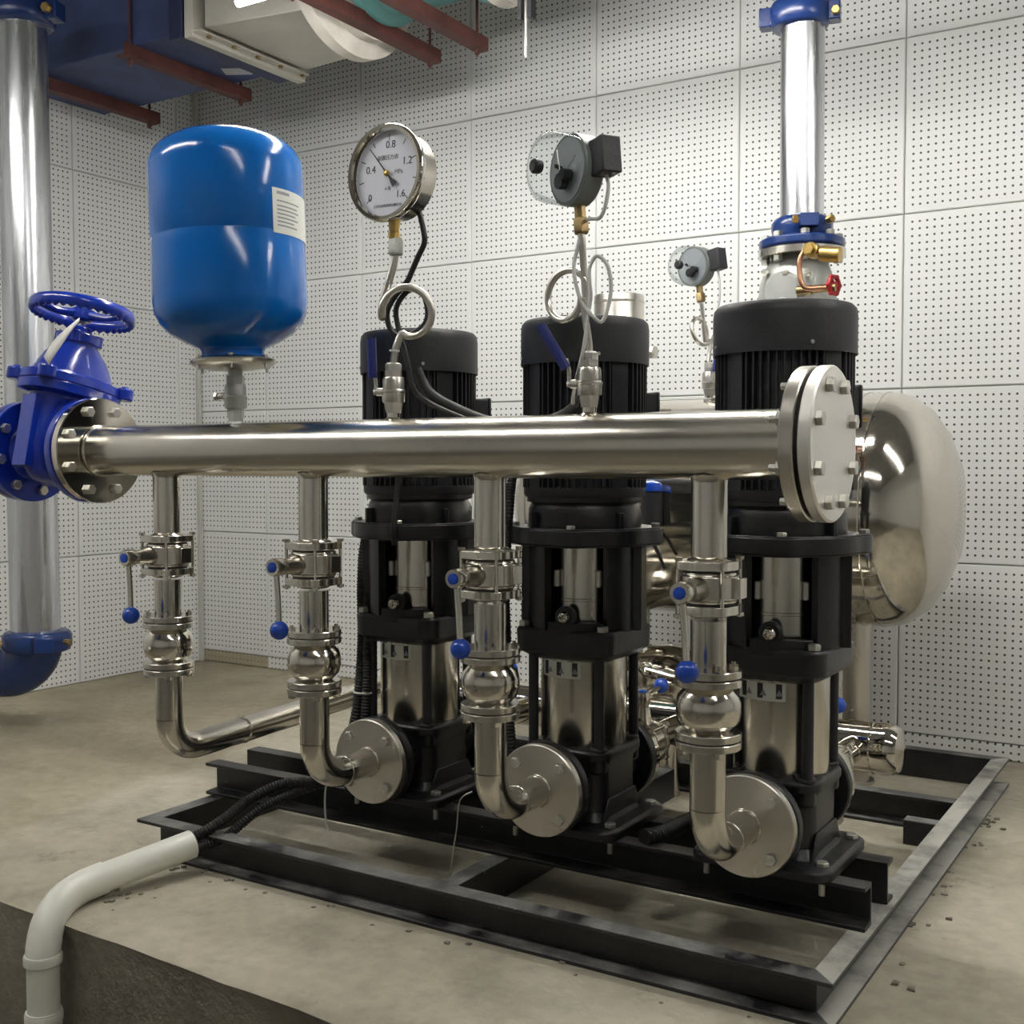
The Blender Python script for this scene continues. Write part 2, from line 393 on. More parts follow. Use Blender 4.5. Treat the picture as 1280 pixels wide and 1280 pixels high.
def text_mesh(s, size, thick=.0004):
    c = bpy.data.curves.new('t', 'FONT'); c.body = s; c.size = size; c.extrude = thick; c.align_x = 'CENTER'; c.align_y = 'CENTER'
    c.resolution_u = 3
    o = bpy.data.objects.new('t', c); COL.objects.link(o)
    dg = bpy.context.evaluated_depsgraph_get(); me = bpy.data.meshes.new_from_object(o.evaluated_get(dg))
    bpy.data.objects.remove(o); return me

# ================================================================== SETTING
XL, YB, XR, YF, ZC = -4.092, 3.82, 3.2, -3.2, 3.05
PIT = -.52; YS = 1.465
def struct(name, mb, m, **k):
    o = mb.build(name, m, **k); o['kind'] = 'structure'; return o
# floor: raised slab with a slightly irregular broken edge, grid so that it is not dead flat
b = MB()
xs = [XL-.05+.06*i for i in range(int((XR-XL)/.06)+3)]
edge = [YS+.002*math.sin(x*3.1)+.002*math.sin(x*17)+random.uniform(-.003, .003)-(x+1.95)*.045 if x < -.6 else YS-.047+random.uniform(-.003, .003) for x in xs]
rows_y = [0, .02, .05, .1, .2, .4, .8, 1.0]
n = len(xs); vs = []
for j, t in enumerate(rows_y):
    for i, x in enumerate(xs):
        y = edge[i]+(YB+.02-edge[i])*t
        z = -.006 if j == 0 else 0.
        vs.append((x, y, z))
fs = [(j*n+i, j*n+i+1, (j+1)*n+i+1, (j+1)*n+i) for j in range(len(rows_y)-1) for i in range(n-1)]
k = len(vs); vs += [(x, e+.01+random.uniform(-.006, .004), -.04) for x, e in zip(xs, edge)]; vs += [(x, e-.015, PIT) for x, e in zip(xs, edge)]
b.add(vs, fs); floor = struct('floor', b, 'floor', ang=60)
b = MB(); b.add(vs[:n]+vs[k:], [(i, n+i, n+i+1, i+1) for i in range(n-1)]+[(n+i, 2*n+i, 2*n+i+1, n+i+1) for i in range(n-1)])
struct('trim_1', b, 'pit', ang=60)['label'] = 'rough dark concrete face of the raised floor slab'
b = MB(); b.box(((XL+XR)/2, (YF+YS)/2, PIT-.05), (XR-XL+.2, YS-YF+.3, .1))
struct('trim_2', b, 'pit')['label'] = 'lower dark concrete ground in front of the slab'
b = MB(); b.box(((XL+XR)/2, (YF+YB)/2, ZC+.05), (XR-XL+.2, YB-YF+.2, .1)); struct('ceiling', b, 'ceil')

PT = .012; P = .55
def board_mesh(wd, ht, m='panel'):
    b = MB(); c = .003
    # cover board: chamfered front edge facing local -Y
    w2, h2 = wd/2-.0018, ht/2-.0018
    pr = [(w2, h2, 0), (w2, h2, -PT+c), (w2-c, h2-c, -PT)]
    vs = []
    for (a, d, y) in pr: vs += [(-a, y, -d), (a, y, -d), (a, y, d), (-a, y, d)]
    fs = [(4*j+i, 4*j+(i+1) % 4, 4*j+4+(i+1) % 4, 4*j+4+i) for j in range(2) for i in range(4)]+[(8, 9, 10, 11)]
    b.add(vs, fs); return b.mesh('panel', m, 30)
def board_wall(name, origin, rotz, us, zs, m='panel', special=None):
    """us, zs: seam positions along the wall and up; one object per board"""
    w_ = MB(); w_.box(((us[0]+us[-1])/2, .05, (PIT+ZC)/2), (us[-1]-us[0], .1, ZC-PIT))
    root = struct(name, w_, 'seam'); root.location = origin; root.rotation_euler = (0, 0, rotz)
    cache = {}
    for i in range(len(us)-1):
        for j in range(len(zs)-1):
            wd, ht = us[i+1]-us[i], zs[j+1]-zs[j]; mm = special.get((i, j), m) if special else m
            key = (round(wd, 4), round(ht, 4), mm)
            if key not in cache: cache[key] = board_mesh(wd, ht, mm)
            o = bpy.data.objects.new('panel', cache[key]); COL.objects.link(o); o.parent = root
            o.location = ((us[i]+us[i+1])/2, random.uniform(0, .0025), (zs[j]+zs[j+1])/2)
            o.rotation_euler = (random.uniform(-.003, .003), 0, random.uniform(-.003, .003))
    return root
zb = [0, .053]+[.053+P*i for i in range(1, 6)]+[ZC]
ub = [XL]+[-3.6655+P*i for i in range(0, 12)]
ub = [u for u in ub if u < XR-.2]+[XR]
board_wall('wall_back', (0, YB, 0), 0, ub, zb, special={(0, 0): 'panel_dirty'})
zl = [0]+[.53*i for i in range(1, 6)]+[ZC]
# left wall faces +X : local X runs along world -Y..; local -Y must look to +X
ul = [-YB+.13-.0+0.]; ul = [-YB]+[-YB+.13]+[-3.14+P*i for i in range(0, 12)]
ul = [u for u in ul if u < -YF-.2]+[-YF]
board_wall('wall_left', (XL, 0, 0), R(90), sorted(-u for u in ul), zl)
board_wall('wall_right', (XR, 0, 0), R(-90), [-YB+P*i for i in range(0, 12)]+[-YF], zb)
board_wall('wall_front', (0, YF, 0), R(180), [-XR+.57*i for i in range(0, 13)]+[-XL], zb)
b = MB(); b.box((XL+.022, YB-.022, ZC/2), (.02, .02, ZC)); struct('trim_3', b, 'trim', bevel=.003)['label'] = 'thin corner bead where the two board walls meet'

# lamps (above the picture)
for (lx, ly, lz, ln, sf, lab) in LAMPS:
    t = thing('ceiling_lamp', lab, 'lamp', (lx, ly, lz))
    h = MB(); h.prism([(-.085, 0), (.085, 0), (.05, .05), (-.05, .05)], ln, (-ln/2, 0, 0), 'X')
    # prism frame for X axis: local x -> world Y, local y -> world Z
    h.build('housing', 'lamp_body', t)
    for s in (-.045, .045):
        u = MB(); u.cyl((-ln/2+.03, s, -.020), .013, ln-.06, 'X', 10); u.build('tube', emit('lamp_tube', (1.0, .985, .94), LAMP_STRENGTH*sf), t)
    c = MB(); 
    for s in (-.7, .7): c = MB(); c.cyl((s*ln/2, 0, .05), .004, ZC-lz-.05, 'Z', 6); c.build('suspension_rod', 'zinc', t)

# ================================================================== SKID FRAME
H = .08
def channel(parent, p0, p1, out, m, h=H, fl=.043, t=.008, cut0=0., cut1=0., z0=0., name='channel_beam'):
    """U channel from p0 to p1 (outer flange tips on the line), flanges point along out (2-D unit vector)"""
    p0 = Vector((*p0, z0)); p1 = Vector((*p1, z0)); d = (p1-p0); L_ = d.length; d.normalize(); o = Vector((*out, 0))
    # section in (depth from tip inwards, z)
    sec = [(0, 0), (fl, 0), (fl, h), (0, h), (0, h-t), (fl-t*.7, h-t*1.3), (fl-t*.7, t*1.3), (0, t)]
    b = MB(); vs = []
    for s, cut in ((0., cut0), (L_, -cut1)):
        for (q, z) in sec:
            vs.append(p0+d*(s+cut*q/fl)-o*q+Vector((0, 0, z)))
    n = 8
    fs = [(0, 1, 6, 7), (1, 2, 5, 6), (2, 3, 4, 5)]
    fs = fs+[tuple(8+i for i in f[::-1]) for f in fs]+[(i, (i+1) % n, n+(i+1) % n, n+i) for i in range(n)]
    b.add(vs, fs); return b.build(name, m, parent, bevel=.0012)
skid = thing('pump_skid_frame', 'low square skid frame of black painted steel channels under the three pumps', 'frame', (0, 0, 0))
X0, X1, Y0, Y1 = -2.178, -.533, 1.825, 3.52
fl = .043
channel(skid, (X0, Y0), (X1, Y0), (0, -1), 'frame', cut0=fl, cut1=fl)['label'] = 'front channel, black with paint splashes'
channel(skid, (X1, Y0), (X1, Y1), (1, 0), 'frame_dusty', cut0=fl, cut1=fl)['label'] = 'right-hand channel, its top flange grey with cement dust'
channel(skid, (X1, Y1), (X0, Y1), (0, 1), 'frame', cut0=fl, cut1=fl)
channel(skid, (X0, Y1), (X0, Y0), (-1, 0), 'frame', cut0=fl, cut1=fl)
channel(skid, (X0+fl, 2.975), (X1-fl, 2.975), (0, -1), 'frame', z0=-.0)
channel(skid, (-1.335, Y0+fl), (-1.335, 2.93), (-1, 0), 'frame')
b = MB(); b.box((-.620, 2.86, .030), (.09, .04, .060)); b.build('gusset_block', 'frame', skid, bevel=.002)
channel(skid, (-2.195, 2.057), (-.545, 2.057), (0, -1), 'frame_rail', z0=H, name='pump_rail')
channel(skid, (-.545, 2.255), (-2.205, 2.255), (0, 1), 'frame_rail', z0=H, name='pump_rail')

b = MB()
def crumb(x, y, z, r):
    pts = [Vector((random.uniform(.6, 1.2)*sx*r, random.uniform(.6, 1.2)*sy*r, random.uniform(.4, .9)*sz*r)) for sx in (-1, 1) for sy in (-1, 1) for sz in (0, 1)]
    b.add([Vector((x, y, z))+p for p in pts], [(0, 1, 3, 2), (4, 6, 7, 5), (0, 4, 5, 1), (2, 3, 7, 6), (0, 2, 6, 4), (1, 5, 7, 3)])
for k in range(90):
    if k % 3 == 0: crumb(random.uniform(-2.15, -.6), Y0-random.uniform(0, .05)**1.0, 0, random.uniform(.002, .006))
    elif k % 3 == 1: crumb(X1+abs(random.gauss(0, .03)), random.uniform(1.9, 3.2), 0, random.uniform(.002, .007))
    else: crumb(random.gauss(-2.03, .06), random.gauss(1.62, .05), 0, random.uniform(.002, .006))
o = b.build('mortar_crumbs', 'pit', None); tag(o, 'loose dark mortar crumbs on the floor along the skid and the white pipe', 'rubble', kind='stuff')
# ================================================================== PUMPS
ZP = .16; YP = 2.165; PX = (-1.6019, -1.1703, -.7387)
def make_pump(loc, label):
    t = thing('multistage_pump', label, 'pump', loc, group='vertical multistage pumps')
    zz = lambda z: z-ZP
    # cast base with two ports and a foot plate
    b = MB()
    def rrect(a, c, n=5):
        pts = []
        for (sx, sy, s0) in ((1, 1, 0), (-1, 1, 90), (-1, -1, 180), (1, -1, 270)):
            for i in range(n+1):
                q = R(s0+90*i/n); pts.append((sx*(a-c)+c*math.cos(q), sy*(a-c)+c*math.sin(q)))
        return pts
    def loft(levels):
        vs = []; fs = []; n = len(levels[0][1])
        for z, pl in levels: vs += [(x, y, z) for x, y in pl]
        for j in range(len(levels)-1):
            for i in range(n): fs.append((j*n+i, j*n+(i+1) % n, (j+1)*n+(i+1) % n, (j+1)*n+i))
        fs += [tuple(range(n))[::-1], tuple((len(levels)-1)*n+i for i in range(n))]
        b.add(vs, fs)
    loft([(.0, rrect(.135, .035)), (.016, rrect(.135, .035)), (.022, rrect(.128, .035)), (.022, rrect(.098, .04)), (.04, rrect(.088, .04)), (.135, rrect(.09, .045)), (.15, rrect(.100, .045)), (.163, rrect(.100, .045)), (.168, rrect(.096, .045))])
    for s in (-1, 1):
        ax = (0, s, 0)
        e = .008 if s < 0 else 0.
        b.lathe([(.072, .05), (.062, .10), (.058, .135+e), (.092, .140+e), (.095, .143+e), (.095, .163+e), (.092, .166+e)], (0, 0, .10), ax, 36)
        for a in range(4):   # ribs between the port and the foot
            pass
    for sx in (-1, 1):
        for sy in (-1, 1): b.cyl((sx*.072, sy*.072, .12), .02, .055, 'Z', 14, .004)
    for sx in (-1, 1): b.prism([(-.09, 0), (.09, 0), (.06, .05), (-.06, .05)], .006, (sx*.09-(.003), 0, .018), 'X')
    b.build('cast_base', 'black_cast', t, bevel=.0025)
    for sx in (-1, 1):
        for sy in (-1, 1):
            bolt(t, (sx*.112, sy*.095, .02), 'Z', .0125, .010, .052, .006)
    # stainless sleeve
    s = MB(); s.lathe([(.090, .160), (.0915, .165), (.0915, .35)], n=64); s.build('sleeve', 'sheet', t)
    # sticker round the top of the sleeve
    al0 = R(-90-38); al1 = R(-90+24)
    s = MB(); s.shell((0, 0, .312), .0916, .0921, .034, al0, al1, n=14); st = s.build('sticker', 'label_white', t)
    for k in range(3):
        s = MB(); a = al0+(al1-al0)*(.10+.36*k); s.shell((0, 0, .317), .0921, .0924, .028, a, a+R(7), n=2)
        s.build('black_bar', 'ink', st)
    for k in range(3):
        s = MB()
        a = al0+(al1-al0)*(.28+.3*k)
        F = Vector((math.cos(a), math.sin(a), 0)); T = Vector((-math.sin(a), math.cos(a), 0)); c = F*.0922+Vector((0, 0, .322))
        s.add([c-T*.007, c+T*.007, c+Vector((0, 0, .012)), c-T*.007+F*.0004, c+T*.007+F*.0004, c+Vector((0, 0, .012))+F*.0004], [(0, 2, 1), (3, 4, 5), (0, 1, 4, 3), (1, 2, 5, 4), (2, 0, 3, 5)]); s.build('warning_triangle', 'ink_grey', st)
    # staybolts
    for sx in (-1, 1):
        for sy in (-1, 1):
            q = MB(); q.cyl((sx*.078, sy*.078, .16), .0105, .20, 'Z', 14); q.build('staybolt', 'black_plastic', t)
    # pump head
    b = MB()
    loft([(.352-.004, rrect(.086, .04)), (.356, rrect(.100, .04)), (.366, rrect(.112, .036)), (.408, rrect(.114, .036)), (.414, rrect(.110, .036))])
    be = R(-90+18)
    for s in (0, 1):   # lantern walls, windows front and back
        b.shell((0, 0, .408), .098, .118, .19, be+R(33)+s*math.pi, be+R(147)+s*math.pi, n=18)
        b.box((math.cos(be+math.pi/2+s*math.pi)*.112, math.sin(be+math.pi/2+s*math.pi)*.112, .502), (.03, .085, .185), be+math.pi/2)
    # foot of the lantern window, sloping to the vent boss
    b.shell((0, 0, .40), .09, .116, .030, be-R(30), be+R(30), n=8)
    hd = b.build('pump_head', 'black_cast', t, bevel=.002)
    for sx in (-1, 1):
        for sy in (-1, 1): bolt(t, (sx*.092, sy*.092, .414), 'Z', .0125, .012)
    # stainless coupling guard
    g = MB(); g.lathe([(.079, .41), (.079, .47), (.0805, .471), (.0805, .475), (.079, .476), (.079, .595)], n=48); g.build('coupling_guard', 'sheet', t)
    # clips of the guard
    for s in (-1, 1):
        g = MB(); a = be+s*R(31); g.cyl((math.cos(a)*.086, math.sin(a)*.086, .50), .006, .035, 'Z', 10, .002); g.build('guard_clip', 'zinc', t)
    # vent plug
    a = R(-90+8); d = Vector((math.cos(a), math.sin(a), 0))
    g = MB(); g.lathe([(.022, 0), (.022, .012), (.018, .016)], d*.100+Vector((0, 0, .442)), d, 24); g.lathe([(.024, -.006), (.022, .01)], d*.096+Vector((0, 0, .425)), d, 20)
    vb = g.build('vent_boss', 'black_cast', t)
    g = MB(); g.sphere(d*.120+Vector((0, 0, .442)), .0135, 18, 10); g.cyl(d*.128+Vector((0, 0, .442)), .006, .010, d, 6); g.build('vent_plug', 'mirror', vb)
    # motor stool with lobed flange
    b = MB()
    pts = []
    for i in range(96):
        q = 2*math.pi*i/96; r = .150+.016*max(0, math.cos(2*(q-be)*2))**2
        pts.append((r*math.cos(q), r*math.sin(q)))
    b.prism([(x*.985, y*.985) for x, y in pts], .004, (0, 0, .585)); b.prism(pts, .030, (0, 0, .589)); b.prism([(x*.985, y*.985) for x, y in pts], .003, (0, 0, .619))
    b.lathe([(.118, .595), (.120, .63), (.118, .66), (.112, .672), (.122, .674), (.122, .690)], n=40)
    for k in range(4):
        q = be+math.pi/2*k+.78; b.box((math.cos(q)*.120, math.sin(q)*.120, .636), (.03, .010, .036), q)
    b.build('motor_stool', 'black_cast', t, bevel=.0015)
    for k in range(4):
        q = be+math.pi/2*k; bolt(t, (math.cos(q)*.150, math.sin(q)*.150, .622), 'Z', .010, .008)
    # motor body with cooling fins
    b = MB(); b.lathe([(.124, .684), (.128, .690), (.128, .704), (.116, .708), (.116, .97)], n=56)
    for k in range(56):
        q = 2*math.pi*k/56
        dd = (math.degrees(q-be) % 90)
        if 37 < dd < 53: continue
        b.box((math.cos(q)*.121, math.sin(q)*.121, .835), (.018, .0032, .262), q)
    for k in range(4):
        q = be+R(45)+math.pi/2*k; b.shell((0, 0, .704), .114, .1265, .262, q-R(9), q+R(9), n=5)
    b.build('motor', 'black_plastic', t)
    # terminal box on the far side
    q = R(62); F = Vector((math.cos(q), math.sin(q), 0)); b = MB(); b.box(F*.135+Vector((0, 0, .865)), (.05, .08, .08), q); b.box(F*.163+Vector((0, 0, .865)), (.008, .085, .085), q)
    tb = b.build('terminal_box', 'black_plastic', t, bevel=.004)
    b = MB(); b.cyl(F*.140+Vector((0, 0, .826)), .012, .024, '-Z', 12, .002); b.build('cable_gland', 'rubber', tb)
    # fan cover
    b = MB(); b.lathe([(.1325, .957), (.1345, .957), (.1345, 1.030), (.1325, 1.043), (.126, 1.050), (.10, 1.054), (.02, 1.056), (1e-4, 1.056)], n=64, cap=False)
    b.lathe([(.1325, .957), (.130, .960), (.130, 1.03)], n=64, cap=False)
    b.build('fan_cover', 'black_plastic', t)
    for k in range(4):
        q = R(-90+40)+math.pi/2*k; d = Vector((math.cos(q), math.sin(q), 0)); bolt(t, d*.134+Vector((0, 0, .972)), d, .0042, .003)
    return t
p_first = make_pump((PX[0], YP, ZP), 'black vertical pump at the left end of the skid, nearest the blue pressure tank')
dup(p_first, (PX[1], YP, ZP), 'black vertical pump in the middle, between the other two pumps')
dup(p_first, (PX[2], YP, ZP), 'black vertical pump at the right end, behind the blank end flange of the big pipe')

# ================================================================== DISCHARGE SIDE
YH, ZH, RH = 1.80, .9435, .057
RX = (-2.0335, -1.6019, -1.1703, -.7387); RP = .0302
man = thing('discharge_manifold', 'long horizontal stainless steel pipe running across in front of the three pumps', 'pipe', (0, 0, 0))
b = MB(); b.cyl((-2.262, YH, ZH), RH, 1.70, 'X', 64)
hp = b.build('header_pipe', 'steel', man)
for x in (-2.246, -.590): b = MB(); b.torus((x, YH, ZH), RH, .0035, 'X', 48, 8); b.build('weld_bead', 'steel', man)
for k, x in enumerate(RX):
    b = MB(); b.cyl((x, YH, .745), RP, .16, 'Z', 40); b.lathe([(RP+.004, 0), (RP+.001, .006), (RP+.0005, .012)], (x, YH, ZH-RH+.008), '-Z', 40); b.build('riser_stub', 'steel', man)
RF = .1225
b = MB(); b.lathe([(RF-.002, 0), (RF, .002), (RF, .018), (RF-.002, .020)], (-2.272, YH, ZH), 'X', 72); b.build('end_flange', 'mirror', man)
b = MB(); b.lathe([(RF-.002, 0), (RF, .002), (RF, .021), (RF-.002, .023)], (-.583, YH, ZH), 'X', 72); b.build('end_flange', 'brushed', man)
b = MB(); b.cyl((-.560, YH, ZH), .112, .007, 'X', 64); b.build('gasket', 'gasket', man)
b = MB(); b.lathe([(RF-.002, 0), (RF, .002), (RF, .017), (RF-.003, .020)], (-.553, YH, ZH), 'X', 72)
bf = b.build('blank_flange', 'flange', man); bf['label'] = 'blank end plate with a satin face'
for q in ring_pts((-.533, YH, ZH), .097, 8, 'X', R(22.5)): bolt(man, q, 'X', .0125, .011)
for q in ring_pts((-.583, YH, ZH), .097, 8, 'X', R(22.5)): bolt(man, q, '-X', .0125, .011, 0); 
for q in ring_pts((-.594, YH, ZH), .097, 8, 'X', R(22.5)): bolt(man, q, '-X', .0065, .012, 0)
for q in ring_pts((-2.252, YH, ZH), .097, 8, 'X', R(22.5)): bolt(man, q, 'X', .0125, .012)

# butterfly valves -------------------------------------------------
def make_butterfly(loc, label, rot=(0, 0, 0)):
    """local origin = centre of the valve, flow axis Z, handle hub towards -Y, handle hangs down"""
    t = thing('butterfly_valve', label, 'valve', loc, rot)
    for z in (.029, -.044):
        b = MB(); pts = []
        for i in range(64):
            q = 2*math.pi*i/64; r = .050+.008*max(0, math.cos(4*(q-R(45))))**1.5
            pts.append((r*math.cos(q), r*math.sin(q)))
        b.prism(pts, .015, (0, 0, z)); b.lathe([(.038, z+.015), (.035, z+.018), (RP, z+.021)] if z > 0 else [(RP, z-.006), (.035, z-.003), (.038, z)], n=40)
        b.build('flange', 'steel', t, bevel=.0012)
    b = MB(); b.lathe([(.044, -.026), (.046, -.024), (.046, -.021), (.0505, -.019), (.0505, .019), (.046, .021), (.046, .024), (.044, .026)], n=48)
    b.box((.052, .0, 0), (.016, .03, .034)); b.build('body', 'steel', t, bevel=.001)
    for z0 in (-.0295, .0255): b = MB(); b.lathe([(.0425, z0), (.0425, z0+.004)], n=40); b.build('seal_ring', 'rubber', t)
    for sx in (-1, 1):
        for sy in (-1, 1):
            b = MB(); c = (sx*.0385, sy*.0385)
            b.cyl((*c, -.052), .0033, .102, 'Z', 8); b.lathe([(.0068, .044), (.0078, .050)], (*c, 0), n=6); b.lathe([(.0078, -.050), (.0078, -.044)], (*c, 0), n=6)
            b.build('stud_bolt', 'steel', t)
    b = MB(); b.lathe([(.021, .044), (.020, .058), (.0150, .085), (.0150, .090), (.0180, .096), (.0180, .117), (.0165, .121)], (0, 0, 0), '-Y', 24); nb = b.build('hub', 'steel', t)
    b = MB(); b.lathe([(.0100, .1205), (.0100, .1235), (.008, .1245)], (0, 0, 0), '-Y', 20); b.build('blue_cap', 'blue_knob', t)
    b = MB(); b.tube([(0, -.109, -.012), (.004, -.109, -.06), (.009, -.112, -.112)], .0058, 12, 4); b.build('handle_rod', 'steel', t)
    b = MB(); b.sphere((.0105, -.113, -.124), .0185, 28, 16); b.build('ball_knob', 'blue_knob', t)
    return t
ZV = .710
names = ['leftmost riser', 'second riser from left', 'third riser from left', 'rightmost riser']
v0 = make_butterfly((RX[0], YH, ZV), 'stainless butterfly valve with blue ball handle on the '+names[0])
for k in (1, 2, 3): dup(v0, (RX[k], YH, ZV), 'stainless butterfly valve with blue ball handle on the '+names[k])
v0['group'] = 'discharge valves'

# spool, check valves and elbows ------------------------------------
def spool(k):
    b = MB(); b.cyl((RX[k], YH, .560), RP, .095, 'Z', 40)
    o = b.build('pipe_spool', 'sheet', None); tag(o, 'short stainless pipe between butterfly valve and check valve on the '+names[k], 'pipe', 'riser spools'); return o
for k in range(4): spool(k)
def make_check(loc, label):
    t = thing('check_valve', label, 'valve', loc, group='spherical check valves')
    b = MB(); b.lathe([(.034, -.042), (.038, -.036), (.051, -.022), (.0545, -.008), (.0545, .008), (.051, .022), (.040, .034), (.037, .040)], n=48); b.build('body', 'sheet_smooth', t)
    for z0, z1 in ((.038, .051), (.053, .066), (-.051, -.038), (-.066, -.053)):
        b = MB(); b.lathe([(.054, z0), (.0555, z0+.0015), (.0555, z1-.0015), (.054, z1)], n=48); b.build('flange', 'steel', t)
    for z0 in (.0505, -.0535): b = MB(); b.lathe([(.053, z0), (.053, z0+.003)], n=40); b.build('gasket', 'gasket', t)
    for k in range(4):
        q = R(45+90*k); c = (math.cos(q)*.045, math.sin(q)*.045)
        for z in (.066, -.072):
            b = MB(); b.lathe([(.008, 0), (.008, .006), (.004, .006), (.004, .010)] if z > 0 else [(.004, -.004), (.008, -.002), (.008, .006)], (*c, z), n=6); b.build('nut', 'mirror', t)
    b = MB(); b.cyl((0, -.052, -.004), .006, .008, '-Y', 6); b.build('plug', 'steel', t)
    return t
ZK = .508
c0 = make_check((RX[0], YH, ZK), 'round bellied stainless check valve low on the '+names[0])
for k in (1, 2, 3): dup(c0, (RX[k], YH, ZK), 'round bellied stainless check valve low on the '+names[k])

ZE = .262
YFL = .172
for k in (1, 2, 3):
    t = thing('discharge_elbow', 'stainless pipe bend with round flange bolted to the '+['', 'left', 'middle', 'right'][k]+' pump', 'pipe', (RX[k], YH, ZE), group='pump outlet elbows')
    RE = .078
    b = MB(); b.cyl((0, 0, RE), RP, ZK-.066-ZE-RE, 'Z', 40); b.elbow((0, 0, 0), RE, RP, (0, 0, -1), (0, 1, 0), 40, 18); b.cyl((0, RE, 0), RP, YFL+.001-RE, 'Y', 40); b.build('bent_pipe', 'sheet', t)
    for yy, rr_ in ((YFL-.0015, .0028), (RE+.01, .0013)): b = MB(); b.torus((0, yy, 0), RP, rr_, 'Y', 36, 8); b.build('weld_bead', 'steel', t)
    b = MB(); b.lathe([(.0905, 0), (.0925, .002), (.0925, .016), (.091, .018)], (0, YFL, 0), 'Y', 64); b.build('pump_flange', 'brushed', t)
    for q in ring_pts((0, YFL, 0), .072, 4, 'Y', R(45)): bolt(t, q, '-Y', .011, .009)
# bypass from the first riser
t = thing('bypass_pipe', 'stainless pipe bending from the leftmost riser and running back low over the floor', 'pipe', (RX[0], YH, ZE))
b = MB(); b.cyl((0, 0, .078), RP, ZK-.066-ZE-.078, 'Z', 40); b.elbow((0, 0, 0), .078, RP, (0, 0, -1), (0, 1, .03), 40, 18); b.tube([(0, .078, .002), (0, .9, .03)], RP, 40, 1); b.build('bent_pipe', 'sheet', t)
b = MB(); b.torus((0, .225, .008), RP, .003, 'Y', 36, 8); b.build('weld_bead', 'mirror', t)

# ================================================================== BLUE GATE VALVE
gv = thing('gate_valve', 'big cobalt blue cast gate valve with handwheel at the left end of the long pipe', 'valve', (-2.4, YH, ZH), (R(-11.5), 0, 0))
b = MB()
for s in (-1, 1):
    b.lathe([(.055, .0), (.060, .05), (.063, .085), (.070, .099), (RF-.002, .101), (RF, .103), (RF, .121), (RF-.002, .123)], (0, 0, 0), (s, 0, 0), 64)
def oval(L_, W, n=48, p=2.6):
    pts = []
    for i in range(n):
        a = 2*math.pi*i/n; c, q = math.cos(a), math.sin(a)
        pts.append((W/2*math.copysign(abs(c)**(2/p), c), L_/2*math.copysign(abs(q)**(2/p), q)))
    return pts
def stack(b, levels):
    n = len(levels[0][1]); vs = []; fs = []
    for z, pl in levels: vs += [(x, y, z) for x, y in pl]
    for j in range(len(levels)-1):
        for i in range(n): fs.append((j*n+i, j*n+(i+1) % n, (j+1)*n+(i+1) % n, (j+1)*n+i))
    fs += [tuple(range(n))[::-1], tuple((len(levels)-1)*n+i for i in range(n))]
    b.add(vs, fs)
stack(b, [(-.085, oval(.06, .05)), (-.078, oval(.12, .075)), (-.05, oval(.18, .09)), (0, oval(.205, .095)), (.06, oval(.200, .092)), (.10, oval(.195, .09)), (.125, oval(.20, .095)), (.130, oval(.255, .150)), (.152, oval(.258, .153))])
for sy in (-1, 1):   # guide ribs on the body
    b.box((0, sy*.098, .03), (.05, .02, .17))
b.build('body', 'blue_valve', gv, bevel=.002)
b = MB()
stack(b, [(.153, oval(.258, .153)), (.175, oval(.255, .150)), (.180, oval(.205, .125)), (.20, oval(.185, .118)), (.23, oval(.150, .105)), (.25, oval(.115, .095, p=2.2)), (.258, oval(.10, .09, p=2.1))])
for sx in (-1, 1):
    for sy in (-1, 1): b.cyl((sx*.058, sy*.112, .150), .021, .030, 'Z', 20, .003)
b.lathe([(.047, .25), (.047, .262), (.052, .263), (.052, .285), (.040, .288), (.030, .290), (.028, .305), (.018, .31)], n=32)
for q in range(4):
    a = R(45+90*q); b.cyl((math.cos(a)*.043, math.sin(a)*.043, .262), .013, .028, 'Z', 14)
b.build('bonnet', 'blue_valve', gv, bevel=.002)
for sx in (-1, 1):
    for sy in (-1, 1): bolt(gv, (sx*.058, sy*.112, .179), 'Z', .009, .006, m='blue_valve')
b = MB(); b.cyl((0, 0, .305), .011, .045, 'Z', 16); b.build('stem', 'zinc', gv)
b = MB(); ZW = .345; RW = .114
n = 72; vs = []; fs = []
for i in range(n):    # rim with finger scallops underneath
    a = 2*math.pi*i/n; sc = .003*math.cos(36*a)
    for k in range(12):
        c = 2*math.pi*k/12; rr = RW+.011*math.cos(c); z = ZW+.016*math.sin(c)
        if math.sin(c) < -.3: z -= sc
        vs.append((rr*math.cos(a), rr*math.sin(a), z))
for i in range(n):
    for k in range(12): fs.append((i*12+k, ((i+1) % n)*12+k, ((i+1) % n)*12+(k+1) % 12, i*12+(k+1) % 12))
b.add(vs, fs)
b.lathe([(.02, ZW-.022), (.026, ZW-.018), (.026, ZW+.006), (.02, ZW+.012)], n=24)
for k in range(3):
    a = R(20+120*k); d = Vector((math.cos(a), math.sin(a), 0)); s_ = Vector((-math.sin(a), math.cos(a), 0))
    b.tube([d*.018+Vector((0, 0, ZW-.006)), d*.07+Vector((0, 0, ZW-.012)), d*RW+Vector((0, 0, ZW-.002))], lambda u: .013-.004*math.sin(math.pi*u), 10, 4)
hw = b.build('handwheel', 'blue_valve', gv); 
for s, n8 in ((1, 8), (-1, 8)):
    for q in ring_pts((s*.101, 0, 0), .097, 8, 'X', R(22.5)): bolt(gv, q, (-s, 0, 0), .0125, .012, m='zinc')
b = MB(); b.cyl((.1235, 0, 0), .112, .0035, 'X', 48); b.build('gasket', 'gasket', gv)
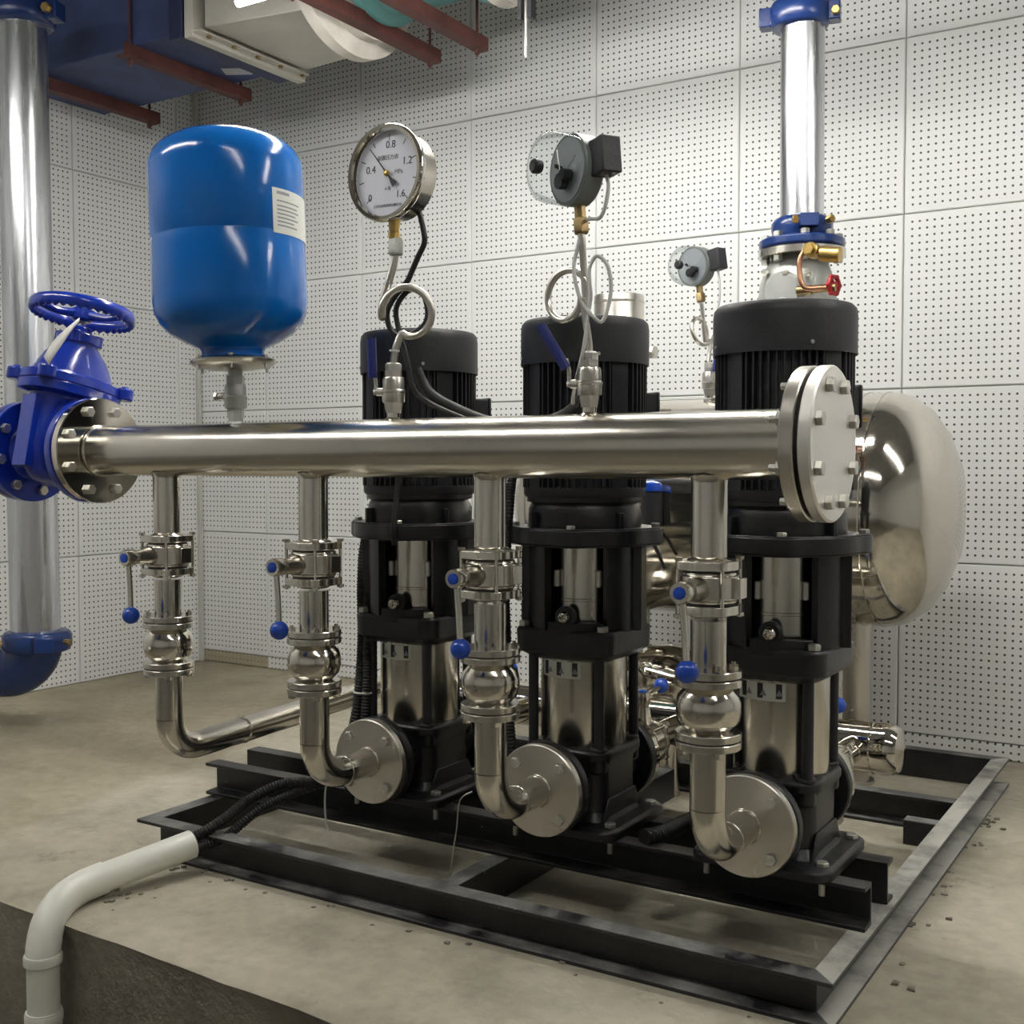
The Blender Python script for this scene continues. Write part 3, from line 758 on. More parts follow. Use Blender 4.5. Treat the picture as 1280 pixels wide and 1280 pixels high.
# pipe leading away to the left of the valve
t = thing('pipe_section', 'short flanged galvanised pipe at the left edge joined to the blue gate valve', 'pipe', (-2.524, YH, ZH))
b = MB(); b.cyl((0, 0, 0), .057, .62, '-X', 48); b.build('pipe', 'galv', t)
b = MB(); b.lathe([(RF, .001), (RF, .02)], (0, 0, 0), '-X', 64); b.build('flange', 'blue_valve', t)
for q in ring_pts((-.02, 0, 0), .097, 8, 'X', R(22.5)): bolt(t, q, '-X', .0125, .012)
# paper tag on the wheel
TA, TB = Vector((-2.262, 1.75, 1.245)), Vector((-2.335, 1.72, 1.150))
b = MB(); vs = []
for i in range(7):
    u = i/6; w2 = .006+.012*min(1, u*1.8)
    for s in (-1, 1): vs.append((TA.x+(TB.x-TA.x)*u+s*w2*.80, 1.752-.03*u-.010*math.sin(u*2.5)-.004*s, TA.z+(TB.z-TA.z)*u-s*w2*.6))
b.add(vs, [(2*i, 2*i+1, 2*i+3, 2*i+2) for i in range(6)])
o = b.build('paper_tag', 'paper', None); sm = o.modifiers.new('thickness', 'SOLIDIFY'); sm.thickness = .0008
tag(o, 'small white paper tag hanging from the blue handwheel', 'tag')

# ================================================================== BLUE PRESSURE TANK
tk = thing('pressure_tank', 'glossy blue upright pressure tank standing on the left part of the long pipe', 'tank', (-1.818, YH, 1.0), (0, R(-2.4), 0))
b = MB()
pr = [(.066, .140), (.066, .152), (.070, .158), (.10, .172), (.130, .190), (.150, .210), (.160, .232), (.163, .255), (.1625, .380), (.1612, .383), (.1612, .386), (.1628, .389), (.1628, .535), (.160, .553), (.151, .571), (.135, .586), (.112, .599), (.08, .609), (.04, .615), (1e-4, .617)]
pr = [(a*.99, b_) for a, b_ in pr]
b.lathe(pr, n=72, cap=False); b.build('shell', 'blue_tank', tk)
b = MB(); b.lathe([(.010, .614), (.010, .623), (.004, .625)], n=12); b.build('top_plug', 'blue_tank', tk)
b = MB(); b.lathe([(.072, .136), (.074, .137), (.074, .140), (.06, .141)], n=40); b.build('neck_rim', 'blue_tank', tk)
b = MB(); b.lathe([(.020, .112), (.060, .116), (.084, .122), (.090, .128), (.0905, .131), (.088, .134), (.066, .136)], n=56); b.build('bottom_flange', 'brushed', tk)
for q in ring_pts((0, 0, .136), .079, 6, 'Z', R(12)):
    bolt(tk, q, 'Z', .006, .005, .026, .003)
b = MB(); a0 = R(-11); b.shell((0, 0, .378), .1613, .1618, .092, a0, a0+R(56), n=16); lb = b.build('rating_label', 'label_white', tk)
b = MB()
for k, (z, a, c) in enumerate(((.485, 4, 17), (.470, 4, 30), (.460, 4, 27), (.452, 4, 29), (.444, 4, 24), (.436, 4, 28), (.428, 4, 22), (.420, 4, 26))):
    b.shell((0, 0, z-.027), .1618, .1620, .003 if k else .006, a0+R(a), a0+R(c), n=8)
b.build('label_print', 'ink_grey', lb)
# ball valve under the tank
def ball_valve_geo(b, z0, s=1.):
    b.lathe([(.0165*s, z0), (.0165*s, z0+.018*s)], n=6)
    b.lathe([(.019*s, z0+.018*s), (.0215*s, z0+.022*s), (.0215*s, z0+.034*s), (.0225*s, z0+.036*s), (.0225*s, z0+.040*s), (.0205*s, z0+.042*s), (.0205*s, z0+.058*s), (.0185*s, z0+.064*s)], n=28)
    b.lathe([(.0175*s, z0+.064*s), (.0175*s, z0+.080*s)], n=6)
t = thing('ball_valve', 'grey metal ball valve without lever under the blue pressure tank', 'valve', (-1.818, YH, ZH+RH-.002))
b = MB(); ball_valve_geo(b, .012, 1.12); b.lathe([(.019, 0), (.016, .004), (.016, .016)], n=20); b.build('valve_body', 'cast_grey', t)
b = MB(); b.cyl((0, 0, .10), .0155, .016, 'Z', 20); b.build('nipple', 'alu', t)
b = MB(); b.cyl((-.018, -.006, .058), .009, .016, (-1, -.3, 0), 12); b.cyl((-.034, -.011, .058), .005, .012, (-1, -.3, 0), 8); b.cyl((-.040, -.013, .058), .010, .006, (-1, -.3, 0), 6); b.build('valve_stem', 'zinc', t)

# ================================================================== GAUGES
def small_ball_valve(loc, label, lev, lean=.0):
    t = thing('ball_valve', label, 'valve', loc, group='ball valves with blue levers')
    b = MB(); b.lathe([(.020, 0), (.013, .005), (.013, .014)], n=20); b.build('welded_boss', 'mirror', t)
    b = MB(); b.lathe([(.016, .014), (.019, .030), (.019, .036)], n=6); b.lathe([(.0205, .034), (.022, .037), (.022, .052), (.0235, .054), (.0235, .057), (.021, .060), (.021, .078), (.019, .083)], n=28); b.lathe([(.0175, .083), (.0175, .096)], n=6); b.build('valve_body', 'brushed', t)
    b = MB(); b.lathe([(.015, .095), (.016, .099), (.016, .108), (.012, .111)], n=8); b.build('hex_reducer', 'alu', t)
    d = Vector(lev).normalized(); b = MB(); b.cyl(d*.018+Vector((0, 0, .055)), .008, .016, d, 12); b.cyl(d*.034+Vector((0, 0, .055)), .006, .006, d, 6); b.build('valve_stem', 'zinc', t)
    side = Vector((-d.y, d.x, 0))
    b = MB(); b.tube([d*.036+Vector((0, 0, .052)), d*.036+side*.002+Vector((0, 0, .078)), d*.040+side*.008+Vector((0, 0, .098))], .004, 8, 3); b.build('lever_plate', 'zinc', t)
    b = MB(); q0 = d*.040+side*.007+Vector((0, 0, .082)); q1 = d*(.040+lean)+side*.014+Vector((0, 0, .158))
    b.tube([q0, q0.lerp(q1, .5), q1], lambda u: .0095-.0035*(1-u)*0, 8, 3); b.build('blue_grip', 'blue_lever', t)
    return t
small_ball_valve((-1.394, YH, ZH+RH-.003), 'small steel ball valve with blue lever under the round white dial gauge', (-.85, -.3, 0))
small_ball_valve((-.964, YH, ZH+RH-.003), 'small steel ball valve with blue lever under the nearer clear-domed gauge', (-.9, -.25, 0), .045)

def circ(c, r, u, v, a0, a1, n): return [Vector(c)+Vector(u)*r*math.cos(a0+(a1-a0)*i/n)+Vector(v)*r*math.sin(a0+(a1-a0)*i/n) for i in range(n+1)]

# -- dial gauge 1
g = thing('dial_gauge', 'large round steel dial gauge with white face, right of the blue tank', 'gauge', (-1.394, YH, 1.108), (0, R(2.6), 0))
zc = 1.464-1.108; fd = Vector((-.05, -1, 0)).normalized(); RG = .0925
C0 = Vector((-.004, -.012, zc)); back = C0-fd*.030; front = C0+fd*.030
b = MB(); b.lathe([(.070, -.004), (.080, 0), (.083, .003), (.083, .044)], back, fd, 64); b.build('case', 'steel', g)
b = MB(); b.lathe([(.084, .044), (.0905, .045), (.0925, .050), (.0925, .056), (.089, .062), (.082, .061), (.0795, .056)], back, fd, 72, cap=False); b.build('bezel', 'mirror', g)
b = MB(); b.cyl(back+fd*.044, .0815, .002, fd, 56); dl = b.build('dial_face', 'dial', g)
Fg = frame_of(fd)      # local x, y(up?), z = fd
ex = Vector((0, 0, 1)).cross(fd).normalized(); up = Vector((0, 0, 1))
if ex.x < 0: ex = -ex
b = MB(); pf = back+fd*.0462
for k in range(9):      # scale 0 .. 1.6, 270 degrees sweep
    a = R(225-270*k/8); d = ex*math.cos(a)+up*math.sin(a); s_ = ex*-math.sin(a)+up*math.cos(a)
    r0, r1, wd = (.062, .074, .0009)
    b.add([pf+d*r0-s_*wd, pf+d*r1-s_*wd, pf+d*r1+s_*wd, pf+d*r0+s_*wd], [(0, 1, 2, 3)])
b.build('scale_mark', 'ink', dl)
RB = Matrix((ex, up, fd)).transposed().to_4x4()
for s_, x, y, sz, mm in (('0.8', 0.004, .054, .020, 'ink'), ('0.4', -.044, .010, .020, 'ink'), ('1.2', .046, .020, .020, 'ink'), ('0', -.044, -.043, .019, 'ink'), ('1.6', .032, -.040, .019, 'ink'), ('耐震压力表', -.002, .030, .0105, 'ink_grey'), ('MPa', .026, .002, .012, 'ink_grey'), ('A 级', .0, -.028, .008, 'ink_grey'), ('上海自动化仪表有限公司', 0, -.060, .0065, 'ink_grey')):
    me = text_mesh(s_, sz); me.materials.clear(); me.materials.append(M[mm]); o = bpy.data.objects.new('dial_lettering', me); COL.objects.link(o); o.parent = dl
    o.matrix_local = Matrix.Translation(pf+ex*x+up*y)@RB
b = MB(); a = R(132); d = ex*math.cos(a)+up*math.sin(a); s_ = ex*-math.sin(a)+up*math.cos(a); pn = back+fd*.050
for (p0, w0, p1, w1) in ((-.012, .0016, .066, .0007), (-.030, .007, -.010, .0018)):
    b.add([pn+d*p0-s_*w0, pn+d*p1-s_*w1, pn+d*p1+s_*w1, pn+d*p0+s_*w0]+[pn+fd*.001+d*p0-s_*w0, pn+fd*.001+d*p1-s_*w1, pn+fd*.001+d*p1+s_*w1, pn+fd*.001+d*p0+s_*w0], [(0, 1, 2, 3), (4, 7, 6, 5), (0, 4, 5, 1), (1, 5, 6, 2), (2, 6, 7, 3), (3, 7, 4, 0)])
b.build('pointer', 'ink', g)
b = MB(); b.lathe([(.006, 0), (.006, .003), (.003, .005)], pn, fd, 12); b.build('pointer_boss', 'brass', g)
b = MB(); b.lathe([(.012, zc-.118), (.012, zc-.108), (.010, zc-.106), (.0115, zc-.090), (.0115, zc-.080)], (-.002, -.008, 0), n=8); b.build('brass_stem', 'brass', g)
b = MB(); b.lathe([(.013, zc-.150), (.0155, zc-.147), (.0155, zc-.122), (.0125, zc-.117)], (0, -.004, 0), n=6); b.build('union_nut', 'alu', g)
u = Vector((.96, .28, 0)); cc = Vector((.026, 0, .098)); rr = .046
pts = [(0, 0, -.002), (0, .002, .02), (-.004, .004, .045)]+[tuple(p+Vector((0, .012-.022*i/26, 0))) for i, p in enumerate(circ(cc, rr, u, (0, 0, 1), R(222), R(222+330), 26))]
pts = [(0, 0, -.002), (.002, .004, .03)]
for i in range(27):
    a = R(255+360*i/26-12); pts.append(tuple(cc+u*rr*math.cos(a)+Vector((0, 0, rr*math.sin(a)))+Vector((.004, .016-.034*i/26, 0))))
# leave the loop on its left side and climb to the nut
a = R(255-12+360); 
pts2 = pts[:2]+pts[2:24]+[(cc.x-.045, -.016, .085), (cc.x-.044, -.016, .115), (-.010, -.010, .155), (-.001, -.006, .19), (0, -.004, zc-.145)]
b = MB(); b.tube(pts2, .0074, 12, 3); b.build('siphon_pipe', 'brushed', g)
b = MB(); b.torus((.001, .001, .024), .0085, .0022, 'Z', 16, 6); b.build('cable_tie', 'tie', g)

# -- contact gauges with clear bulging covers
def contact_gauge(loc, label, zc, face, RG, loop_u, loop_c, rr, s=1.):
    g = thing('contact_gauge', label, 'gauge', loc, group='clear-domed contact gauges')
    fd = Vector(face).normalized(); C0 = Vector((0, 0, zc)); back = C0-fd*.018*s
    b = MB(); b.lathe([(RG*.72, -.002*s), (RG*.95, 0), (RG, .004*s), (RG, .036*s), (RG*.97, .038*s)], back, fd, 48); b.build('case', 'gauge_body', g)
    b = MB(); b.cyl(back+fd*.0382*s, RG*.88, .001, fd, 40); b.build('dial_face', 'dial_grey', g)
    ex = Vector((0, 0, 1)).cross(fd).normalized(); up = fd.cross(ex)
    b = MB(); b.cyl(back+fd*.045*s-up*RG*.35, RG*.22, .014*s, fd, 12); b.cyl(back+fd*.045*s-up*RG*.25+ex*RG*.3, RG*.16, .018*s, fd, 12); b.box(back+fd*.046*s+up*RG*.1-ex*RG*.2, (.004*s, .03*s, .006*s)); b.build('contact_mechanism', 'black_plastic', g)
    for an in (30, 100):
        d = ex*math.cos(R(an))+up*math.sin(R(an)); b = MB(); p0 = back+fd*.052*s-up*RG*.3; b.tube([p0, p0+d*RG*.9], .0012*s, 6, 1); b.build('pointer', 'zinc', g)
    b = MB(); b.lathe([(RG*.98, .036*s), (RG*1.0, .040*s), (RG*.97, .075*s), (RG*.93, .086*s), (RG*.86, .090*s), (1e-4, .093*s)], back, fd, 48, cap=False)
    b.build('clear_cover', 'clear', g)
    b = MB(); b.lathe([(.011*s, .092*s), (.013*s, .096*s), (.013*s, .106*s), (.010*s, .109*s)], back, fd, 16); b.build('setting_knob', 'black_plastic', g)
    q = Vector((-fd.y, fd.x, 0)); 
    if q.x < 0: q = -q
    jc = back+fd*.008*s+q*(RG+.012*s)+Vector((0, 0, .004*s)); Q = Matrix((q, Vector((0, 0, 1)).cross(q), Vector((0, 0, 1)))).transposed()
    b = MB(); b.box(jc, (.040*s, .040*s, .062*s), mat3=Q); b.build('junction_box', 'black_plastic', g, bevel=.003)
    b = MB(); b.cyl((0, 0, zc-RG-.022*s), .0105*s, .028*s, 'Z', 8); b.build('brass_stem', 'bronze', g)
    b = MB(); b.lathe([(.012*s, zc-RG-.048*s), (.0145*s, zc-RG-.045*s), (.0145*s, zc-RG-.024*s), (.0115*s, zc-RG-.020*s)], n=6); b.build('union_nut', 'bronze', g)
    u = Vector(loop_u).normalized(); nrm = u.cross(Vector((0, 0, 1))); cc = Vector(loop_c)
    pts = [(0, 0, -.002), (0, .0, .02*s)]
    off = cc.dot(u)
    sgn = -1 if off < 0 else 1
    n = 26
    for i in range(n+1):
        a = (R(180) if sgn > 0 else 0)+sgn*R(0)+(1 if sgn > 0 else -1)*R(20+380*i/n)
        pts.append(tuple(cc+u*rr*math.cos(a)+Vector((0, 0, rr*math.sin(a)))+nrm*(.010-.020*i/n)*s))
    pts += [(0, 0, cc.z+rr+.035*s), (0, 0, zc-RG-.04*s)]
    b = MB(); b.tube(pts, .0062*s, 12, 3); b.build('siphon_pipe', 'brushed', g)
    return g, jc
g2, jc2 = contact_gauge((-.964, YH, 1.108), 'clear-domed gauge with black junction box, the nearer one above the middle pump', 1.424-1.108, (-.56, -1, .02), .062, (.97, -.2, 0), (-.040, .006, .106), .044)
g2.rotation_euler = (0, R(-4.5), 0)
bb = 1.493
g3, jc3 = contact_gauge((-1.317, 3.2, 1.10+.095), 'clear-domed gauge with black junction box, the smaller farther one left of the right pump', .298, (-.30, -1, 0), .058, (.25, .95, 0), (-.006, -.02, .105), .040, .98)
g3.rotation_euler = (0, R(-8), 0)
small_ball_valve((-1.317, 3.2, 1.098), 'small ball valve with blue lever on top of the big stainless tank', (.6, -.8, 0))
# gauge cables
jw = Matrix.Translation(g2.location)@Matrix.Rotation(R(-4.5), 4, 'Y')@jc2; J = Vector(jw)
b = MB(); b.tube([J+Vector((0, 0, -.024)), J+Vector((.006, 0, -.055)), J+Vector((-.008, 0, -.10)), (-.972, 1.80, 1.335), (-.985, 1.795, 1.29), (-.990, 1.79, 1.25), (-.975, 1.785, 1.20), (-.952, 1.785, 1.17), (-.938, 1.80, 1.160), (-.925, 1.805, 1.21), (-.932, 1.805, 1.255), (-.950, 1.80, 1.272), (-.962, 1.795, 1.25), (-.958, 1.79, 1.21), (-.962, 1.788, 1.16), (-.968, 1.785, 1.11), (-.99, 1.80, 1.06), (-1.03, 1.86, 1.03), (-1.06, 1.92, 1.02)], .0036, 8, 5)
tag(b.build('gauge_cable', 'wire', None), 'thin pale cable looping down from the junction box of the nearer clear-domed gauge', 'cable')
jw3 = Matrix.Translation(g3.location)@Matrix.Rotation(R(-8), 4, 'Y')@jc3
b = MB(); b.tube([jw3+Vector((0, 0, -.02)), jw3+Vector((.008, 0, -.10)), (-1.30, 3.2, 1.30), (-1.285, 3.19, 1.22), (-1.27, 3.2, 1.14), (-1.26, 3.25, 1.10)], .0036, 8, 5)
tag(b.build('gauge_cable', 'wire', None), 'thin pale cable hanging from the farther clear-domed gauge', 'cable')
b = MB(); b.tube([(-1.345, 1.82, 1.395), (-1.332, 1.815, 1.36), (-1.330, 1.815, 1.335), (-1.345, 1.815, 1.31), (-1.362, 1.815, 1.28), (-1.372, 1.815, 1.265), (-1.40, 1.81, 1.235), (-1.413, 1.805, 1.205), (-1.405, 1.81, 1.17), (-1.375, 1.815, 1.160), (-1.335, 1.82, 1.18), (-1.327, 1.82, 1.21), (-1.345, 1.825, 1.245), (-1.375, 1.825, 1.25), (-1.405, 1.825, 1.22), (-1.405, 1.83, 1.18), (-1.385, 1.83, 1.12), (-1.375, 1.84, 1.06), (-1.35, 1.865, 1.03), (-1.28, 1.88, 1.0)], .0055, 8, 5)
tag(b.build('gauge_cable', 'rubber', None), 'black twisted cable wound round the siphon loop of the white dial gauge', 'cable')
b = MB(); b.tube([(-1.385, 1.86, 1.10), (-1.365, 1.875, 1.055), (-1.32, 1.89, 1.025), (-1.24, 1.90, .995), (-1.16, 1.905, .985), (-1.08, 1.90, 1.0), (-1.03, 1.89, 1.03), (-.99, 1.865, 1.075)], .0115, 12, 6)
tag(b.build('corrugated_hose', 'rubber', None), 'black flexible hose sagging behind the long pipe between the left and middle pumps', 'hose')

# ================================================================== SUCTION SIDE
YM, ZM, RM = 2.705, .258, .058
t = thing('suction_manifold', 'low stainless manifold pipe behind the pumps with a flat capped right end', 'pipe', (0, 0, 0))
b = MB(); b.cyl((-2.06, YM, ZM), RM, 1.36, 'X', 56); b.lathe([(RM, 0), (RM+.001, .02), (RM-.001, .045), (RM-.008, .058), (.03, .064), (1e-4, .066)], (-.70, YM, ZM), 'X', 56, cap=False); b.build('manifold_pipe', 'mirror', t)
for x in (-.70, -1.98): b = MB(); b.torus((x, YM, ZM), RM, .0025, 'X', 48, 8); b.build('weld_bead', 'mirror', t)
for x in PX:
    b = MB(); b.cyl((x, 2.52, ZM+.002), RP, .16, 'Y', 32); b.build('branch_stub', 'mirror', t)
for x in (-1.95, -.80):
    b = MB(); b.box((x, YM, .135), (.05, .04, .135)); b.build('pipe_support', 'brushed', t)
for k, x in enumerate(PX):
    dup(v0, (x, 2.455, ZM+.002), 'stainless butterfly valve low behind the '+['left', 'middle', 'right'][k]+' pump, blue ball handle lying flat', (R(-90), 0, R(180)))['group'] = 'suction valves'
    t2 = thing('suction_flange', 'stainless flange bolted to the back of the '+['left', 'middle', 'right'][k]+' pump', 'flange', (x, 2.333, ZM+.002), group='pump suction flanges')
    b = MB(); b.lathe([(.0925, 0), (.0925, .016)], (0, 0, 0), 'Y', 56); b.cyl((0, .016, 0), RP, .055, 'Y', 32); b.lathe([(.046, .016), (.040, .040)], (0, 0, 0), 'Y', 40); b.build('flange', 'mirror', t2)
    for q in ring_pts((0, .016, 0), .072, 4, 'Y', R(45)): bolt(t2, q, 'Y', .011, .009)
# big stabilising tank
YT, ZT, RT = 3.2, .79, .315
t = thing('stainless_tank', 'large horizontal polished stainless tank with domed ends behind the pumps', 'tank', (0, 0, 0))
b = MB(); pr = [(RT, 0), (RT-.001, .02), (RT-.012, .055), (RT-.045, .10), (RT-.10, .140), (RT-.17, .168), (RT-.25, .182), (1e-4, .186)]
b.lathe([(RT, -.46), (RT, 0)]+pr[1:], (-.795, YT, ZT), 'X', 96, cap=False); b.lathe([(RT, -.46), (RT, 0)]+pr[1:], (-1.715, YT, ZT), '-X', 96, cap=False); b.build('shell', 'dome', t)
for x in (-.795, -.845, -1.715): b = MB(); b.torus((x, YT, ZT), RT, .0025, 'X', 72, 6); b.build('weld_seam', 'mirror', t)
for x in (-.925, -1.62):
    for dy in (-.14, .14):
        b = MB(); b.cyl((x, YT+dy, .0), .046, ZT-.26, 'Z', 28); b.cyl((x, YT+dy, 0), .06, .008, 'Z', 28); b.build('leg', 'brushed', t)
b = MB(); b.shell((-1.49, YT, ZT), RT+.0006, RT+.0012, .20, R(62), R(100), 'X', 10); lb = b.build('data_label', 'label_white', t)
b = MB()
for k in range(5):
    a = 66+7*k; b.shell((-1.48, YT, ZT), RT+.0012, RT+.0015, .18, R(a), R(a+(1.2 if k % 2 else 3)), 'X', 2)
b.build('label_print', 'ink_grey', lb)
b = MB(); b.cyl((-.80, YT-.29, ZT+.16), .010, .05, '-Y', 12); b.build('small_stub', 'copper', t)
t = thing('vacuum_cylinder', 'upright stainless cylinder with flat top behind the middle pump', 'cylinder', (-1.612, YT, 1.06))
b = MB(); b.lathe([(.076, 0), (.076, .362), (.0745, .365), (.07, .365)], n=56); b.build('shell', 'brushed', t)
b = MB(); b.lathe([(.0775, .340), (.0775, .346)], n=56); b.build('band', 'steel', t)
b = MB(); b.cyl((.07, -.02, .185), .011, .05, (1, -.1, 0), 14); b.cyl((.112, -.024, .185), .020, .022, (1, -.1, 0), 6); b.build('side_plug', 'brushed', t)
t = thing('tank_outlet_pipe', 'stainless outlet pipe bending from the big tank into the low manifold behind the middle pump', 'pipe', (-1.50, 3.06, 0))
b = MB(); b.cyl((0, .02, .35), .045, .17, 'Z', 40); b.elbow((0, .02, ZM+.03), .075, .045, (0, 0, -1), (0, -1, 0), 40, 14); b.cyl((0, -.055, ZM+.03), .045, .26, '-Y', 40); b.build('bent_pipe', 'mirror', t)
t = thing('strainer', 'dish shaped stainless strainer housing between the middle and right pumps near the floor', 'strainer', (-1.315, 2.93, .305))
d = Vector((.25, -.25, 1)).normalized()
b = MB(); b.lathe([(.045, -.06), (.070, -.02), (.082, .02), (.088, .045), (.098, .048), (.100, .052), (.100, .060), (.097, .063)], (0, 0, 0), d, 48); b.cyl((0, 0, -.02), .04, .21, '-Y', 32); b.cyl((0, 0, -.305+.0), .03, .28, 'Z', 20); b.build('housing', 'mirror', t)
b = MB(); b.lathe([(.098, .064), (.098, .074), (.09, .080), (.05, .092), (1e-4, .096)], (0, 0, 0), d, 48, cap=False); b.build('cover', 'mirror', t)
for q in ring_pts(d*.076, .088, 6, d, .3): bolt(t, q, d, .009, .008)
# transducer with blue cap between the middle and right pumps
t = thing('pressure_transmitter', 'black sensor with blue top and curly lead on the big stainless tank', 'sensor', (-1.34, 2.86, .79))
b = MB(); b.cyl((0, .03, 0), .012, .06, 'Y', 12); b.cyl((0, 0, -.05), .028, .10, 'Z', 20, .004); b.build('housing', 'black_plastic', t)
b = MB(); b.lathe([(.029, .05), (.030, .054), (.026, .072), (.012, .078)], n=20); b.build('cap', 'blue_knob', t)
b = MB(); b.tube([(-.02, 0, .02), (-.055, 0, .035), (-.085, 0, .01), (-.07, .0, -.03), (-.02, .0, -.06), (.01, .0, -.10), (.03, .02, -.16)], .005, 8, 5); b.build('lead', 'rubber', t)

# ================================================================== RIGHT RISER: galvanised pipe + cast valve
XG, YG = -1.045, 3.2
t = thing('galvanised_riser', 'tall galvanised vertical pipe behind the right pump', 'pipe', (XG, YG, 1.57))
b = MB(); b.cyl((0, 0, 0), .060, .63, 'Z', 48); b.build('pipe', 'galv', t); t.rotation_euler = (0, R(-.4), 0)
t = thing('flange_adaptor', 'navy blue flanged coupling at the foot of the right galvanised pipe', 'coupling', (XG, YG, 1.488))
b = MB(); b.lathe([(.060, .022), (.112, .022), (.117, .026), (.117, .044), (.110, .048), (.078, .050)], n=64); b.lathe([(.078, .048), (.080, .060), (.084, .075), (.084, .092), (.076, .104), (.064, .110)], n=56)
for k in range(2):
    a = R(-62+180*k); d = Vector((math.cos(a), math.sin(a), 0)); b.box(d*.098+Vector((0, 0, .083)), (.035, .05, .035), a)
b.build('body', 'navy', t, bevel=.002)
for k in range(8):
    a = R(22.5-90+45*k); bolt(t, (math.cos(a)*.098, math.sin(a)*.098, .048), 'Z', .013, .014)
for k in range(2):
    a = R(-62+180*k); d = Vector((math.cos(a), math.sin(a), 0)); bolt(t, d*.104+Vector((.0, 0, .085))-Vector((-d.y, d.x, 0))*.03, Vector((d.y, -d.x, 0)), .012, .014, m='brass')
bolt(t, (.083, -.035, .088), (.8, -.5, .1), .011, .02, m='brass')
t = thing('clamp_coupling', 'navy blue grooved clamp at the top of the right galvanised pipe', 'coupling', (XG-.012, YG, 2.115))
def clamp(b, r, h, a):
    b.lathe([(r, 0), (r*1.25, .004), (r*1.36, h*.25), (r*1.36, h*.75), (r*1.25, h-.004), (r, h)], n=56)
    for k in range(2):
        q = a+math.pi*k; d = Vector((math.cos(q), math.sin(q), 0)); b.box(d*r*1.52+Vector((0, 0, h/2)), (r*.55, r*.75, h*.7), q)
b = MB(); clamp(b, .061, .075, R(12)); b.build('housing', 'navy', t, bevel=.003)
for k in range(2):
    q = R(12)+math.pi*k; d = Vector((math.cos(q), math.sin(q), 0)); bolt(t, d*.098-Vector((-d.y, d.x, 0))*.024+Vector((0, 0, .03)), Vector((d.y, -d.x, 0)), .012, .016, m='brass')
b = MB(); b.cyl((XG-.014, YG, 2.19), .060, .85, 'Z', 48); tag(b.build('galvanised_riser', 'galv', None), 'upper galvanised pipe above the navy clamp at the top edge, right side', 'pipe')
t = thing('control_valve', 'grey cast control valve with small brass pilots under the right galvanised pipe', 'valve', (XG, YG, 1.073))
b = MB(); b.lathe([(.117, .412), (.119, .414), (.119, .432), (.117, .434)], n=64); b.build('top_flange', 'steel', t)
b = MB(); b.lathe([(.055, 0), (.07, .02), (.075, .12), (.090, .20), (.103, .26), (.107, .30), (.103, .34), (.088, .385), (.074, .405), (.070, .413)], (-.012, 0, 0), n=56)
for k in range(5):
    a = R(-150+55*k); b.sphere((math.cos(a)*.084-.012, math.sin(a)*.084, .27), .036, 16, 10)
b.cyl((-.02, -.05, .31), .055, .06, '-Y', 28, .008); b.build('body', 'cast_grey', t)
for k in range(8):
    a = R(22.5-90+45*k); bolt(t, (math.cos(a)*.098, math.sin(a)*.098, .412), '-Z', .013, .016)
for q in ((-.075, -.085, .365), (-.01, -.10, .355), (.05, -.095, .352)): bolt(t, q, (0, -.7, .6), .011, .010)
PO = Vector((.045, 0, .02))
b = MB(); b.cyl((.03, -.115, .385), .020, .05, '-Y', 20, .003); b.cyl((.03, -.165, .385), .014, .014, '-Y', 6); b.cyl((.05, -.14, .375), .021, .055, (1, 0, -.15), 16, .003); b.build('pilot_valve', 'brass', t, loc=PO)
b = MB(); b.tube([(.01, -.15, .385), (.0, -.155, .36), (.0, -.155, .33), (.006, -.155, .30), (.02, -.15, .285), (.05, -.14, .285), (.08, -.13, .285)], .007, 12, 5); b.build('impulse_tube', 'copper', t, loc=PO)
b = MB(); b.cyl((-.012, -.135, .283), .013, .04, 'X', 12); b.cyl((.03, -.13, .285), .011, .06, 'X', 12); b.build('needle_valve', 'bronze', t, loc=PO)
b = MB(); b.cyl((-.112, -.04, .27), .010, .022, (-.6, -.8, 0), 6); b.tube([(-.115, -.045, .27), (-.128, -.055, .265), (-.13, -.055, .24), (-.13, -.055, .18)], .005, 8, 3); b.build('drain_tube', 'brass', t)
b = MB(); hwc = Vector((.128, -.125, .312)); hd_ = Vector((1, -.35, 0)).normalized(); b.torus(hwc, .022, .006, hd_, 24, 8)
for k in range(6):
    q = ring_pts(hwc, .024, 6, hd_)[k]; b.sphere(q, .0075, 8, 6)
b.cyl(hwc-hd_*.006, .009, .014, hd_, 12)
for k in range(3): b.tube([ring_pts(hwc, .022, 3, hd_)[k], hwc], .004, 6, 1)
b.build('red_handwheel', 'red', t)

# ================================================================== LEFT GALVANISED PIPE
XA, YA, RA = -3.495, 2.5, .081
t = thing('galvanised_standpipe', 'thick galvanised vertical pipe at the left edge behind the gate valve', 'pipe', (XA+.012, YA, .31))
b = MB(); b.cyl((0, 0, 0), RA, 2.08, 'Z', 56); b.build('pipe', 'galv', t); t.rotation_euler = (0, R(-.6), 0)
t = thing('grooved_elbow', 'dark blue grooved elbow at the foot of the left galvanised pipe', 'elbow', (XA+.022, YA, .205))
b = MB(); b.elbow((0, 0, 0), .115, .083, (0, 0, -1), (-.25, -1, 0), 40, 14) if False else None
dd = Vector((-.92, -.38, 0)).normalized()
b = MB(); b.elbow((0, 0, -.01), .12, .083, (0, 0, -1), dd, 40, 16); b.cyl(dd*.12+Vector((0, 0, -.01)), .083, .10, dd, 40); b.build('body', 'navy', t)
t = thing('clamp_coupling', 'navy clamp coupling around the foot of the left galvanised pipe', 'coupling', (XA+.02, YA, .272))
b = MB(); clamp(b, .083, .075, R(-28)); b.build('housing', 'navy', t, bevel=.004)
